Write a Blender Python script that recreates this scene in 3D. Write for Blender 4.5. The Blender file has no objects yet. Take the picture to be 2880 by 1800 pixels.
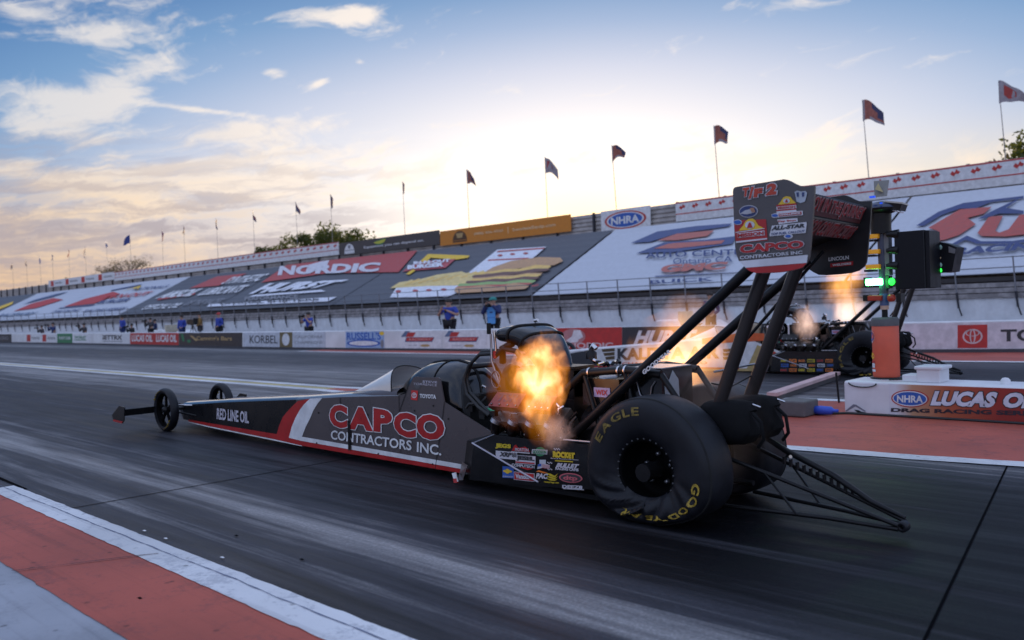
import bpy, bmesh, math, random
import numpy as np
from mathutils import Vector, Matrix, noise as mnoise
R = math.radians
SC = bpy.context.scene; COL = SC.collection
random.seed(7)

# ------------------------------------------------------------------ camera
FPX, CAMH, YAW, ROLL, HZ = 2394.0, 1.445, R(46), -0.034, 867.0
F0 = Vector((-math.cos(YAW), math.sin(YAW), 0)); R0 = Vector((math.sin(YAW), math.cos(YAW), 0)); U0 = Vector((0, 0, 1))
_a = math.atan(ROLL); _p = math.atan(-(HZ - 900) * math.cos(_a) / FPX)
CF = F0 * math.cos(_p) - U0 * math.sin(_p); _up = F0 * math.sin(_p) + U0 * math.cos(_p)
CX = R0 * math.cos(_a) + _up * math.sin(_a); CU = -R0 * math.sin(_a) + _up * math.cos(_a)
CC = Vector((0, 0, CAMH))
cam = bpy.data.cameras.new('camera'); camo = bpy.data.objects.new('camera', cam); COL.objects.link(camo)
camo.matrix_world = Matrix(((CX.x, CU.x, -CF.x, CC.x), (CX.y, CU.y, -CF.y, CC.y), (CX.z, CU.z, -CF.z, CC.z), (0, 0, 0, 1)))
cam.sensor_width = 36; cam.lens = FPX / 2880 * 36; cam.clip_start = .05; cam.clip_end = 3000
cam.dof.use_dof = True; cam.dof.focus_distance = 7.2; cam.dof.aperture_fstop = 1.7
SC.camera = camo

# ------------------------------------------------------------------ sun, sky
SUN_EL, SUN_AZ = R(6.3), math.atan2(-.625, .772)          # azimuth from +Y towards +X
SD = Vector((math.sin(SUN_AZ) * math.cos(SUN_EL), math.cos(SUN_AZ) * math.cos(SUN_EL), math.sin(SUN_EL)))
sl = bpy.data.lights.new('sun', 'SUN'); sl.energy = 3.0; sl.angle = R(.5); sl.color = (1, .78, .5)
so = bpy.data.objects.new('sun', sl); COL.objects.link(so); so.location = (-30, 40, 40)
so.rotation_euler = SD.to_track_quat('Z', 'Y').to_euler()
SC.view_settings.view_transform = 'Standard'; SC.view_settings.look = 'None'
SC.view_settings.exposure = 0; SC.view_settings.gamma = 1

class NT:                                                   # tiny node-graph helper
    def __init__(s, tree): s.t = tree; s.n = tree.nodes; s.l = tree.links
    def new(s, typ, **k):
        n = s.n.new(typ)
        for a, b in k.items(): setattr(n, a, b)
        return n
    def put(s, sock, v):
        if isinstance(v, (int, float)): sock.default_value = v
        elif isinstance(v, (tuple, list, Vector)):
            v = tuple(v)
            sock.default_value = v if len(v) == len(sock.default_value) else v + (1,)
        else: s.l.new(v, sock)
    def m(s, op, a, b=0, c=None, clamp=False):
        n = s.new('ShaderNodeMath', operation=op, use_clamp=clamp)
        s.put(n.inputs[0], a); s.put(n.inputs[1], b)
        if c is not None: s.put(n.inputs[2], c)
        return n.outputs[0]
    def dot(s, a, b):
        n = s.new('ShaderNodeVectorMath', operation='DOT_PRODUCT'); s.put(n.inputs[0], a); s.put(n.inputs[1], b)
        return n.outputs['Value']
    def comb(s, x, y, z=0):
        n = s.new('ShaderNodeCombineXYZ')
        for i, v in enumerate((x, y, z)): s.put(n.inputs[i], v)
        return n.outputs[0]
    def noise(s, vec, scale, detail=4, rough=.55, dist=0, dim='3D'):
        n = s.new('ShaderNodeTexNoise', noise_dimensions=dim)
        if vec is not None: s.l.new(vec, n.inputs['Vector'])
        n.inputs['Scale'].default_value = scale; n.inputs['Detail'].default_value = detail
        n.inputs['Roughness'].default_value = rough; n.inputs['Distortion'].default_value = dist
        return n.outputs['Fac']
    def ss(s, v, a, b, lo=0, hi=1):
        n = s.new('ShaderNodeMapRange', interpolation_type='SMOOTHSTEP')
        s.put(n.inputs[0], v)
        for i, q in enumerate((a, b, lo, hi)): s.put(n.inputs[i + 1], q)
        return n.outputs[0]
    def mix(s, f, a, b, mode='MIX'):
        n = s.new('ShaderNodeMix', data_type='RGBA', blend_type=mode)
        s.put(n.inputs[0], f); s.put(n.inputs[6], a); s.put(n.inputs[7], b)
        return n.outputs[2]
    def ramp(s, v, stops, interp='LINEAR'):
        n = s.new('ShaderNodeValToRGB'); n.color_ramp.interpolation = interp
        e = n.color_ramp.elements
        while len(e) < len(stops): e.new(.5)
        for k, (p, c) in enumerate(stops):
            e[k].position = p; e[k].color = c if len(c) == 4 else tuple(c) + (1,)
        s.put(n.inputs[0], v)
        return n.outputs[0]

W = bpy.data.worlds.new('World'); SC.world = W; W.use_nodes = True
W.node_tree.nodes.clear(); g = NT(W.node_tree)
D = g.new('ShaderNodeTexCoord').outputs['Generated']
az = g.m('ARCTAN2', g.dot(D, R0), g.dot(D, F0)); el = g.m('ARCSINE', g.dot(D, U0))
sky = g.new('ShaderNodeTexSky', sky_type='NISHITA'); sky.sun_disc = False
sky.sun_elevation = SUN_EL; sky.sun_rotation = SUN_AZ; sky.air_density = 1.2; sky.dust_density = 1.0; sky.ozone_density = 2.5
SKYK = .02
base = g.mix(1, sky.outputs[0], (SKYK, SKYK, SKYK * 1.3), 'MULTIPLY')
# bright thin air round the hidden sun (wider than high), blue sky beyond it, warm air low on the left; all laid out by direction
ds = g.m('ARCCOSINE', g.dot(D, SD))
qx = g.m('MULTIPLY', g.m('SUBTRACT', az, .085), .52); qy = g.m('MULTIPLY', g.m('SUBTRACT', el, .105), 1.5)
q_ = g.m('SQRT', g.m('ADD', g.m('MULTIPLY', qx, qx), g.m('MULTIPLY', qy, qy)))
blue = g.ramp(q_, [(0, (1.7, 1.15, .62)), (.06, (1.22, 1.03, .82)), (.11, (.95, .92, .91)), (.18, (.74, .74, .79)), (.25, (.53, .58, .71)), (.32, (.28, .40, .60)), (.37, (.155, .30, .52)), (.45, (.052, .165, .39)), (.7, (.045, .13, .33))])
base = g.mix(1, base, blue, 'ADD')
wl = g.m('MULTIPLY', g.ss(el, .02, .19, 1, 0), g.ss(az, -.60, .0, 1, 0)); base = g.mix(g.m('MULTIPLY', wl, .92), base, (.80, .53, .32))
wr = g.m('MULTIPLY', g.ss(el, .08, .2, 1, 0), g.ss(az, .15, .5, 0, .8)); base = g.mix(wr, base, (.95, .80, .58))
wv = g.comb(g.m('MULTIPLY', az, 1.0), g.m('MULTIPLY', el, 1.9))
warp = g.new('ShaderNodeTexNoise'); g.l.new(wv, warp.inputs['Vector']); warp.inputs['Scale'].default_value = 6; warp.inputs['Detail'].default_value = 5
wn = g.new('ShaderNodeVectorMath', operation='MULTIPLY_ADD')
g.l.new(warp.outputs['Color'], wn.inputs[0]); wn.inputs[1].default_value = (.20, .14, 0); g.l.new(wv, wn.inputs[2])
cl_n = g.noise(wn.outputs[0], 10, 10, .66)
sx_ = g.new('ShaderNodeSeparateXYZ'); g.l.new(wn.outputs[0], sx_.inputs[0])
ru = g.m('ADD', g.m('MULTIPLY', sx_.outputs[0], .86), g.m('MULTIPLY', sx_.outputs[1], .5)); rv = g.m('SUBTRACT', g.m('MULTIPLY', sx_.outputs[1], .86), g.m('MULTIPLY', sx_.outputs[0], .5))
cl_f = g.noise(g.comb(g.m('MULTIPLY', ru, 6), g.m('MULTIPLY', rv, 34)), 1.0, 8, .62)
BL = [  # azimuth, elevation, half-widths, tilt, weight
    (-.435, .30, .07, .034, .25, .80), (-.455, .225, .075, .022, -.1, .62), (-.485, .232, .05, .010, .1, .5), (-.462, .19, .06, .026, -.2, .72),
    (-.395, .262, .045, .012, .3, .55), (-.515, .305, .02, .02, 0, .45),
    (-.285, .205, .085, .017, .12, 1.15), (-.345, .2265, .055, .0035, -.07, .95), (-.263, .269, .016, .006, 0, .95), (-.212, .259, .013, .007, .3, .85),
    (-.17, .253, .022, .007, -.1, .6), (-.225, .327, .075, .011, .06, 1.0), (-.165, .33, .03, .013, 0, .9), (-.166, .282, .006, .003, 0, .6), (.335, .318, .075, .018, .02, .85), (-.03, .335, .02, .004, .2, .4),
    (-.06, .213, .035, .006, 0, .55), (-.16, .19, .12, .014, .05, .6), (-.47, .145, .10, .016, -.25, .8), (-.36, .155, .12, .022, .1, .95),
    (-.47, .112, .12, .012, .05, .9), (-.40, .085, .16, .010, -.05, .8), (.47, .135, .12, .035, -.05, .7), (.26, .15, .10, .02, .1, .6), (.37, .185, .05, .018, .5, .35), (-.2, .14, .2, .02, .05, .7), (-.1, .17, .30, .022, .03, .38), (.25, .165, .25, .02, -.03, .35), (-.415, .245, .05, .03, .6, .55), (-.50, .20, .05, .012, -.1, .6), (-.44, .335, .09, .016, .2, .5)]
msk = None
for a_, e_, sa, se, tl, w_ in BL:
    da = g.m('SUBTRACT', az, a_); de = g.m('SUBTRACT', g.m('SUBTRACT', el, e_), g.m('MULTIPLY', da, tl))
    q = g.m('ADD', g.m('POWER', g.m('DIVIDE', da, sa), 2), g.m('POWER', g.m('DIVIDE', de, se), 2))
    v = g.m('MULTIPLY', g.m('EXPONENT', g.m('MULTIPLY', q, -1)), w_)
    msk = v if msk is None else g.m('ADD', msk, v)
cn = g.m('ADD', g.m('MULTIPLY', g.m('SUBTRACT', cl_n, .5), 1.75), g.m('MULTIPLY', g.m('SUBTRACT', cl_f, .5), 1.25))
den = g.ss(g.m('ADD', g.m('MULTIPLY', msk, .60), cn), .17, .76)
lit = g.mix(g.ss(el, .08, .22), (.98, .72, .46), (.80, .77, .76))
lit = g.mix(g.ss(ds, .2, .62, 1, 0), lit, (1.15, 1.0, .86))
skyc = g.mix(g.m('MULTIPLY', den, .88), base, lit)
# soft lilac-grey streaks low on the left
lown = g.noise(g.comb(g.m('ADD', g.m('MULTIPLY', az, 3.4), g.m('MULTIPLY', cl_n, .5)), g.m('ADD', g.m('MULTIPLY', el, 30), g.m('MULTIPLY', g.m('SUBTRACT', cl_f, az), 1.0))), 1.7, 7, .62)
lowm = g.m('MULTIPLY', g.ss(lown, .42, .60), g.m('MULTIPLY', g.ss(el, .08, .24, 1, 0), g.ss(az, -.30, .0, 1, 0)))
skyc = g.mix(g.m('MULTIPLY', lowm, .72), skyc, (.43, .37, .40))
hib = g.m('MULTIPLY', g.ss(lown, .50, .34), g.m('MULTIPLY', g.ss(el, .05, .22, 1, 0), g.ss(az, -.25, .0, 1, 0))); skyc = g.mix(g.m('MULTIPLY', hib, .5), skyc, (1.0, .72, .44))
# unseen bright cloud added overhead and behind the camera as fill light
hn = g.noise(D, 2.2, 5, .6)
fill_deck = g.mix(g.ss(hn, .35, .7), (.37, .51, .88), (.76, .87, 1.18))
skyc = g.mix(g.ss(el, .37, .75), skyc, fill_deck)
beh = g.m('MULTIPLY', g.ss(g.dot(D, F0), .55, -.2), g.ss(el, .0, .1))
skyc = g.mix(beh, skyc, fill_deck)
bg = g.new('ShaderNodeBackground'); g.l.new(skyc, bg.inputs[0]); bg.inputs[1].default_value = 1.0
wo = g.new('ShaderNodeOutputWorld'); g.l.new(bg.outputs[0], wo.inputs[0])
SC.cycles.volume_step_rate = .4; SC.cycles.max_bounces = 6; SC.cycles.transparent_max_bounces = 12
SC.cycles.sample_clamp_indirect = 4

# ------------------------------------------------------------------ materials
MATS = {}
def M(name, col, rough=.55, metal=0., spec=.5, var=.12, scale=6., bump=0., coat=0., emit=0., ecol=None):
    if name in MATS: return MATS[name]
    m = bpy.data.materials.new(name); m.use_nodes = True; MATS[name] = m
    t = NT(m.node_tree); b = t.n['Principled BSDF']
    co = t.new('ShaderNodeTexCoord').outputs['Object']
    nz = t.noise(co, scale, 5, .6)
    c = t.mix(t.m('MULTIPLY', t.ss(nz, .35, .7), 1), tuple(x * (1 - var) for x in col), tuple(min(1, x * (1 + var)) for x in col))
    t.l.new(c, b.inputs['Base Color'])
    t.put(b.inputs['Roughness'], t.ss(nz, .3, .7, max(.02, rough - .07), min(1, rough + .07)))
    b.inputs['Metallic'].default_value = metal; b.inputs['Specular IOR Level'].default_value = spec
    b.inputs['Coat Weight'].default_value = coat; b.inputs['Coat Roughness'].default_value = .08
    if emit:
        b.inputs['Emission Color'].default_value = tuple(ecol or col) + (1,); b.inputs['Emission Strength'].default_value = emit
    if bump:
        bn = t.new('ShaderNodeBump'); bn.inputs['Strength'].default_value = bump; bn.inputs['Distance'].default_value = .02
        t.l.new(t.noise(co, scale * 3, 6, .6), bn.inputs['Height']); t.l.new(bn.outputs[0], b.inputs['Normal'])
    return m
def srgb(r, g_, b_, k=1.):
    f = lambda x: (x / 12.92 if x <= .04045 else ((x + .055) / 1.055) ** 2.4) * k
    return (f(r / 255), f(g_ / 255), f(b_ / 255))
WHITE = M('white paint', (.74, .74, .74), .5); OFFW = M('white vinyl', (.7, .7, .71), .6)
BLACK = M('black paint', (.007, .007, .008), .3, spec=.3); BLKM = M('black satin metal', (.012, .012, .013), .34, .2, .3)
RED = M('red paint', (.42, .012, .014), .4); TOPG = M('glossy grey top', (.12, .11, .10), .12, spec=.9, coat=1., var=.05); TOPB = M('glossy black top', (.03, .028, .027), .12, spec=.9, coat=1., var=.05)
GREYP = M('dark grey paint', (.096, .080, .080), .3, spec=.3, coat=.2, var=.04, scale=2.)
RUB = M('tyre rubber', (.009, .0095, .013), .48, spec=.3, var=.25, bump=.05)
YEL = M('yellow lettering', (.40, .27, .03), .6, var=.35, scale=40); STEEL = M('worn steel', (.38, .38, .4), .35, .9)
DGREY = M('dark grey vinyl', (.075, .078, .09), .6, var=.06); MGREY = M('mid grey', (.22, .22, .24), .6)
ORANGE = M('orange paint', (.75, .19, .02), .45); NAVY = M('navy print', (.03, .05, .16), .6)
BLUE = M('blue print', (.03, .11, .42), .55); REDP = M('red print', (.48, .035, .03), .6); GREEN = M('green print', (.03, .2, .08), .6)
YELP = M('yellow print', (.78, .5, .03), .6); GOLD = M('gold print', (.45, .3, .12), .5); CHAR = M('charcoal print', (.035, .035, .04), .6)

# ------------------------------------------------------------------ mesh builder
_TX = {}
def txt(s, bold):
    k = (s, round(bold, 4))
    if k not in _TX:
        cu = bpy.data.curves.new('t', 'FONT'); cu.body = s; cu.offset = bold; cu.resolution_u = 3; cu.fill_mode = 'FRONT'
        ob = bpy.data.objects.new('t', cu); COL.objects.link(ob)
        me = bpy.data.meshes.new_from_object(ob.evaluated_get(bpy.context.evaluated_depsgraph_get()))
        vs = [(v.co.x, v.co.y) for v in me.vertices]; fs = [tuple(p.vertices) for p in me.polygons]
        bpy.data.objects.remove(ob); bpy.data.curves.remove(cu); bpy.data.meshes.remove(me)
        _TX[k] = (vs, fs)
    return _TX[k]
class MB:
    def __init__(s): s.v = []; s.f = []; s.mi = []; s.sm = []; s.ms = []
    def mid(s, m):
        if m not in s.ms: s.ms.append(m)
        return s.ms.index(m)
    def add(s, vs, fs, m, smooth=False):
        o = len(s.v); s.v += [tuple(v) for v in vs]; k = s.mid(m)
        for f in fs: s.f.append(tuple(i + o for i in f)); s.mi.append(k); s.sm.append(smooth)
        return s
    def box(s, a, b, m, mt=None):
        (x0, y0, z0), (x1, y1, z1) = a, b
        vs = [Vector((x, y, z)) for z in (z0, z1) for y in (y0, y1) for x in (x0, x1)]
        if mt is not None: vs = [mt @ v for v in vs]
        return s.add(vs, [(0, 2, 3, 1), (4, 5, 7, 6), (0, 1, 5, 4), (2, 6, 7, 3), (0, 4, 6, 2), (1, 3, 7, 5)], m)
    def bar(s, p, q, w, h, m, up=(0, 0, 1)):               # rectangular bar from p to q
        p = Vector(p); q = Vector(q); d = (q - p).normalized(); sd = d.cross(Vector(up))
        sd = (sd if sd.length > 1e-4 else d.cross(Vector((1, 0, 0)))).normalized() * w / 2; u = sd.cross(d).normalized() * h / 2
        vs = [c + a * sd + b * u for c in (p, q) for a, b in ((-1, -1), (1, -1), (1, 1), (-1, 1))]
        return s.add(vs, [(0, 1, 2, 3), (7, 6, 5, 4), (0, 4, 5, 1), (1, 5, 6, 2), (2, 6, 7, 3), (3, 7, 4, 0)], m)
    def tube(s, pts, r, m, seg=10, smooth=True, sq=1.):
        pts = [Vector(p) for p in pts]; n = len(pts); rs = r if isinstance(r, (list, tuple)) else [r] * n
        vs = []; prev = None
        for i, p in enumerate(pts):
            d = (pts[min(i + 1, n - 1)] - pts[max(i - 1, 0)]).normalized()
            if prev is None:
                a = d.cross(Vector((0, 0, 1)));  a = a if a.length > .05 else d.cross(Vector((1, 0, 0)))
            else: a = prev - d * prev.dot(d)
            a.normalize(); prev = a; b = d.cross(a)
            for k in range(seg):
                t = 2 * math.pi * k / seg; vs.append(p + (a * math.cos(t) + b * math.sin(t) * sq) * rs[i])
        fs = [(i * seg + k, i * seg + (k + 1) % seg, (i + 1) * seg + (k + 1) % seg, (i + 1) * seg + k) for i in range(n - 1) for k in range(seg)]
        s.add(vs, fs, m, smooth)
        return s.add(vs[:seg] + vs[-seg:], [tuple(range(seg))[::-1], tuple(range(seg, 2 * seg))], m)
    def loft(s, secs, m, closed=True, caps=True, smooth=True):
        n = len(secs[0]); vs = [v for q in secs for v in q]
        kk = n if closed else n - 1
        fs = [(i * n + k, i * n + (k + 1) % n, (i + 1) * n + (k + 1) % n, (i + 1) * n + k) for i in range(len(secs) - 1) for k in range(kk)]
        s.add(vs, fs, m, smooth)
        if caps: s.add(list(secs[0]) + list(secs[-1]), [tuple(range(n))[::-1], tuple(range(n, 2 * n))], m)
        return s
    def lathe(s, prof, c, axis, m, seg=48, smooth=True, fn=None):   # prof: (radius, offset along axis)
        c = Vector(c); ax = Vector(axis).normalized(); a = ax.cross(Vector((0, 0, 1)))
        a = a.normalized() if a.length > .05 else Vector((1, 0, 0)); b = ax.cross(a)
        vs = []
        for k in range(seg):
            t = 2 * math.pi * k / seg
            for r, h in prof:
                p = c + (a * math.cos(t) + b * math.sin(t)) * r + ax * h
                vs.append(fn(p) if fn else p)
        n = len(prof)
        fs = [(k * n + i, k * n + i + 1, ((k + 1) % seg) * n + i + 1, ((k + 1) % seg) * n + i) for k in range(seg) for i in range(n - 1)]
        return s.add(vs, fs, m, smooth)
    def prism(s, pts, ext, m):
        pts = [Vector(p) for p in pts]; e = Vector(ext); n = len(pts)
        vs = pts + [p + e for p in pts]
        return s.add(vs, [tuple(range(n))[::-1], tuple(range(n, 2 * n))] + [(i, (i + 1) % n, n + (i + 1) % n, n + i) for i in range(n)], m)
    def poly(s, pts, m): return s.add([Vector(p) for p in pts], [tuple(range(len(pts)))], m)
    def text(s, t, BLc, BRc, TRc, TLc, m, bold=.0, ref=None, shear=0., fn=None):
        vs, fs = txt(t, bold); rv, _ = txt(t, bold if ref is None else ref)
        x0 = min(v[0] for v in rv); x1 = max(v[0] for v in rv); y0 = min(v[1] for v in rv); y1 = max(v[1] for v in rv)
        BLc, BRc, TRc, TLc = (Vector(q) for q in (BLc, BRc, TRc, TLc)); out = []
        for x, y in vs:
            a = (x - x0) / (x1 - x0); b = (y - y0) / (y1 - y0); a += shear * b
            p = (BLc * (1 - a) + BRc * a) * (1 - b) + (TLc * (1 - a) + TRc * a) * b
            out.append(fn(p) if fn else p)
        return s.add(out, fs, m)
    # decals given by image points that lie on the real plane pl
    def T(s, t, pl, q, m, bold=.0, ref=None, shear=0., eps=.004): return s.text(t, *[pl(x, y, eps) for x, y in q], m, bold, ref, shear, getattr(pl, 'conf', lambda e: None)(eps))
    def R(s, t, pl, x0, y0, x1, y1, m, bold=.0, ref=None, shear=0., eps=.004, sl=0., sl2=None):   # box x0..x1, y0 top..y1 bottom, edges sloping
        sl2 = sl if sl2 is None else sl2; dx = x1 - x0
        return s.T(t, pl, [(x0, y1), (x1, y1 + sl * dx), (x1, y0 + sl2 * dx), (x0, y0)], m, bold, ref, shear, eps)
    def P(s, pl, pts, m, eps=.003): return s.poly([pl(x, y, eps) for x, y in pts], m)
    def Q(s, pl, x0, y0, x1, y1, m, eps=.003, sl=0., sl2=None):
        sl2 = sl if sl2 is None else sl2; dx = x1 - x0
        return s.P(pl, [(x0, y1), (x1, y1 + sl * dx), (x1, y0 + sl2 * dx), (x0, y0)], m, eps)
    def E(s, pl, cx, cy, rx, ry, m, eps=.003, rot=0., n=28, a0=0, a1=360):
        pts = []
        for k in range(n if a1 - a0 == 360 else n + 1):
            t = R(a0 + (a1 - a0) * k / n); x = rx * math.cos(t); y = ry * math.sin(t)
            pts.append((cx + x * math.cos(rot) - y * math.sin(rot), cy + x * math.sin(rot) + y * math.cos(rot)))
        return s.P(pl, pts, m, eps)
    def build(s, name, parent=None, **tg):
        me = bpy.data.meshes.new(name); me.from_pydata(s.v, [], s.f)
        for m in s.ms: me.materials.append(m)
        me.polygons.foreach_set('material_index', s.mi); me.polygons.foreach_set('use_smooth', s.sm); me.update()
        o = bpy.data.objects.new(name, me); COL.objects.link(o)
        if parent: o.parent = parent
        tag(o, **tg); return o
def tag(o, label=None, cat=None, group=None, kind=None):
    for k, v in (('label', label), ('category', cat), ('group', group), ('kind', kind)):
        if v: o[k] = v
    return o
def thing(name, label, cat, loc=(0, 0, 0), rz=0., group=None):
    o = bpy.data.objects.new(name, None); COL.objects.link(o); o.location = loc; o.rotation_euler = (0, 0, rz); o.empty_display_size = .2
    return tag(o, label, cat, group)
def dup(root, loc=None, rz=None, label=None, group=None):
    def cp(o, par):
        c = o.copy(); COL.objects.link(c)
        if par: c.parent = par
        for ch in list(o.children): cp(ch, c)
        return c
    c = cp(root, None)
    if loc is not None: c.location = loc
    if rz is not None: c.rotation_euler = (0, 0, rz)
    return tag(c, label, None, group)
def bevel(o, w, seg=2):
    md = o.modifiers.new('bevel', 'BEVEL'); md.width = w; md.segments = seg; md.limit_method = 'ANGLE'; md.angle_limit = R(40)
    return o

# a real plane (or vertical wall) in the place; calling it with an image point returns the point of the plane seen there
def ray(x, y): return CF + CX * ((x - 1440) / FPX) - CU * ((y - 900) / FPX)
class Plane:
    def __init__(s, n, p, inv=None): s.n = Vector(n).normalized(); s.p = Vector(p); s.inv = inv
    def __call__(s, x, y, eps=0.):
        d = ray(x, y); w = CC + d * ((s.p - CC).dot(s.n) / d.dot(s.n)) + s.n * eps
        return s.inv(w) if s.inv else w
GND = Plane((0, 0, 1), (0, 0, 0))
def carinv(ox, oy): return lambda w: Vector((ox - w.x, oy - w.y, w.z))
def YP(Y, inv=None): return Plane((0, -1, 0), (0, Y, 0), inv)

# ------------------------------------------------------------------ ground, lanes, painted lines
def track_mat(name, lo, mid, hi, ramp):
    m = bpy.data.materials.new(name); m.use_nodes = True; t = NT(m.node_tree); b = t.n['Principled BSDF']
    co = t.new('ShaderNodeTexCoord').outputs['Object']; sp = t.new('ShaderNodeSeparateXYZ'); t.l.new(co, sp.inputs[0])
    x, y = sp.outputs[0], sp.outputs[1]
    st1 = t.noise(t.comb(t.m('MULTIPLY', x, .055), t.m('MULTIPLY', y, 2.2)), 1.6, 7, .62)      # long streaks down the track
    st2 = t.noise(t.comb(t.m('MULTIPLY', x, .35), t.m('MULTIPLY', y, 9)), 1.4, 6, .65)
    gr = t.noise(co, 60, 5, .7); bl = t.noise(co, .9, 5, .6)
    wob = t.m('MULTIPLY', t.m('SUBTRACT', t.noise(t.comb(t.m('MULTIPLY', x, .12), t.m('MULTIPLY', y, .5)), 1, 3), .5), .9)
    v = t.m('DIVIDE', t.m('ADD', y, wob), 24.)
    k = t.ramp(v, ramp)                                       # rubber laid down across the lane
    kv = t.new('ShaderNodeSeparateColor'); t.l.new(k, kv.inputs[0]); kv = kv.outputs[0]
    f = t.m('ADD', kv, t.m('ADD', t.m('MULTIPLY', t.m('SUBTRACT', st1, .5), 1.7), t.m('ADD', t.m('MULTIPLY', t.m('SUBTRACT', st2, .5), .95), t.m('MULTIPLY', t.m('SUBTRACT', bl, .5), .3))), None, True)
    f = t.m('ADD', f, t.m('SUBTRACT', t.ss(x, -6., -22., 0, .16), t.m('MULTIPLY', t.ss(x, -8., -3.2, 0, .30), t.m('MULTIPLY', t.ss(y, 3.1, 3.8), t.ss(y, 7.5, 6.6)))), None, True)  # shadow round the near rear tyre painted in here, together with burnout rubber
    c = t.ramp(f, [(0, lo), (.5, mid), (1, hi)])
    c = t.mix(t.ss(gr, .4, .72, .0, .7), c, t.mix(1, c, (1.9, 1.9, 1.9), 'MULTIPLY'))
    t.l.new(c, b.inputs['Base Color'])
    t.put(b.inputs['Roughness'], t.ss(t.m('ADD', st1, t.m('MULTIPLY', gr, .3)), .4, .9, .42, .7)); b.inputs['Specular IOR Level'].default_value = .14
    bn = t.new('ShaderNodeBump'); bn.inputs['Strength'].default_value = .6; bn.inputs['Distance'].default_value = .006
    t.l.new(t.m('ADD', t.m('MULTIPLY', gr, .6), st2), bn.inputs['Height']); t.l.new(bn.outputs[0], b.inputs['Normal'])
    return m
g3 = lambda x: (x, x, x)
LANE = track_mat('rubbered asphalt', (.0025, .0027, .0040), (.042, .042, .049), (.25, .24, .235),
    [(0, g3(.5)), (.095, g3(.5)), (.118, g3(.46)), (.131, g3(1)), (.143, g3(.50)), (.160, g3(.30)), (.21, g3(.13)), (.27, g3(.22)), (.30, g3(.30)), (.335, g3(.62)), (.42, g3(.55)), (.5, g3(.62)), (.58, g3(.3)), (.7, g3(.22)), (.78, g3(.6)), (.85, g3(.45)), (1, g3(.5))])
def painted(name, col, wear, wearcol, scale=3.):
    m = bpy.data.materials.new(name); m.use_nodes = True; t = NT(m.node_tree); b = t.n['Principled BSDF']
    co = t.new('ShaderNodeTexCoord').outputs['Object']
    n1 = t.noise(co, scale, 8, .68); n2 = t.noise(co, scale * 11, 5, .7); n3 = t.noise(co, .7, 4)
    vo = t.new('ShaderNodeTexVoronoi', feature='F1'); t.l.new(co, vo.inputs['Vector']); vo.inputs['Scale'].default_value = 7
    pits = t.m('MULTIPLY', t.ss(vo.outputs['Distance'], .07, .15, 1, 0), t.ss(n1, .40, .55))
    c = t.mix(t.ss(n3, .3, .7), tuple(q * .82 for q in col), tuple(min(1, q * 1.12) for q in col))
    c = t.mix(t.m('MULTIPLY', t.ss(t.m('ADD', t.m('MULTIPLY', n1, .6), t.m('MULTIPLY', n2, .4)), .50, .60), wear), c, wearcol)
    sp_ = t.new('ShaderNodeSeparateXYZ'); t.l.new(co, sp_.inputs[0]); sk = t.noise(t.comb(t.m('MULTIPLY', sp_.outputs[0], .35), t.m('MULTIPLY', sp_.outputs[1], 13)), 1.0, 6, .65)
    c = t.mix(t.ss(sk, .52, .72, 0, .45), c, t.mix(1, c, (.45, .45, .47), 'MULTIPLY'))
    c = t.mix(t.m('MULTIPLY', pits, .75), c, tuple(q * .25 for q in col))
    t.l.new(c, b.inputs['Base Color']); b.inputs['Roughness'].default_value = .62; b.inputs['Specular IOR Level'].default_value = .35
    bn = t.new('ShaderNodeBump'); bn.inputs['Strength'].default_value = .4; bn.inputs['Distance'].default_value = .004
    t.l.new(t.m('ADD', n2, n1), bn.inputs['Height']); t.l.new(bn.outputs[0], b.inputs['Normal'])
    return m
PRED = painted('red painted concrete', (.43, .088, .056), .6, (.24, .06, .05)); PWHT = painted('white painted line', (.66, .66, .66), .6, (.36, .37, .4))
PGRY = painted('grey concrete', (.34, .35, .38), .5, (.25, .26, .28)); PYEL = painted('yellow painted line', (.50, .40, .16), .5, (.36, .33, .2))
JOINT = M('joint filler', (.003, .003, .004), .95, spec=.03)
def rag(p, amp):
    out = []
    for (x0, y0), (x1, y1) in zip(p, p[1:]):
        if x0 < -30 or x1 > 12: out.append((x0, y0)); continue
        n = max(1, int(abs(x1 - x0) / .06))
        for k in range(n): q = k / n; x = x0 + (x1 - x0) * q; out.append((x, y0 + (y1 - y0) * q + amp * (mnoise.noise(Vector((x * 6, y0 * 9, 1))) + .7 * mnoise.noise(Vector((x * 21, y0 * 9, 4))))))
    return out + [p[-1]]
def strip(name, a, b, z, m, n=0):                            # ribbon between two polylines in plan
    if n: a, b = rag(a, n), rag(b, n)
    mb = MB(); vs = [(x, y, z) for x, y in a] + [(x, y, z) for x, y in b]; k = len(a)
    mb.add(vs, [(i, i + 1, k + i + 1, k + i) for i in range(k - 1)], m); return mb.build(name, kind='structure')
mb = MB(); mb.add([(-900, -60, 0), (120, -60, 0), (120, 700, 0), (-900, 700, 0)], [(0, 1, 2, 3)], M('paddock asphalt', (.06, .06, .066), .7, scale=.8, bump=.2)); mb.build('ground', kind='structure')
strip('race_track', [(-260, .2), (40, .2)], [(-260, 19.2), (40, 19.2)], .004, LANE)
strip('grey_shoulder', [(-8.6, -6), (6, -6)], [(-8.6, 1.53), (6, 1.53)], .008, PGRY)
strip('red_shoulder', [(-8.6, 1.53), (6, 1.46)], [(-8.6, 2.2), (6, 2.1)], .012, PRED, .008)
strip('edge_line', [(-8.5, 2.13), (6, 1.98)], [(-8.5, 2.33), (6, 2.33)], .016, PWHT, .009)
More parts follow.
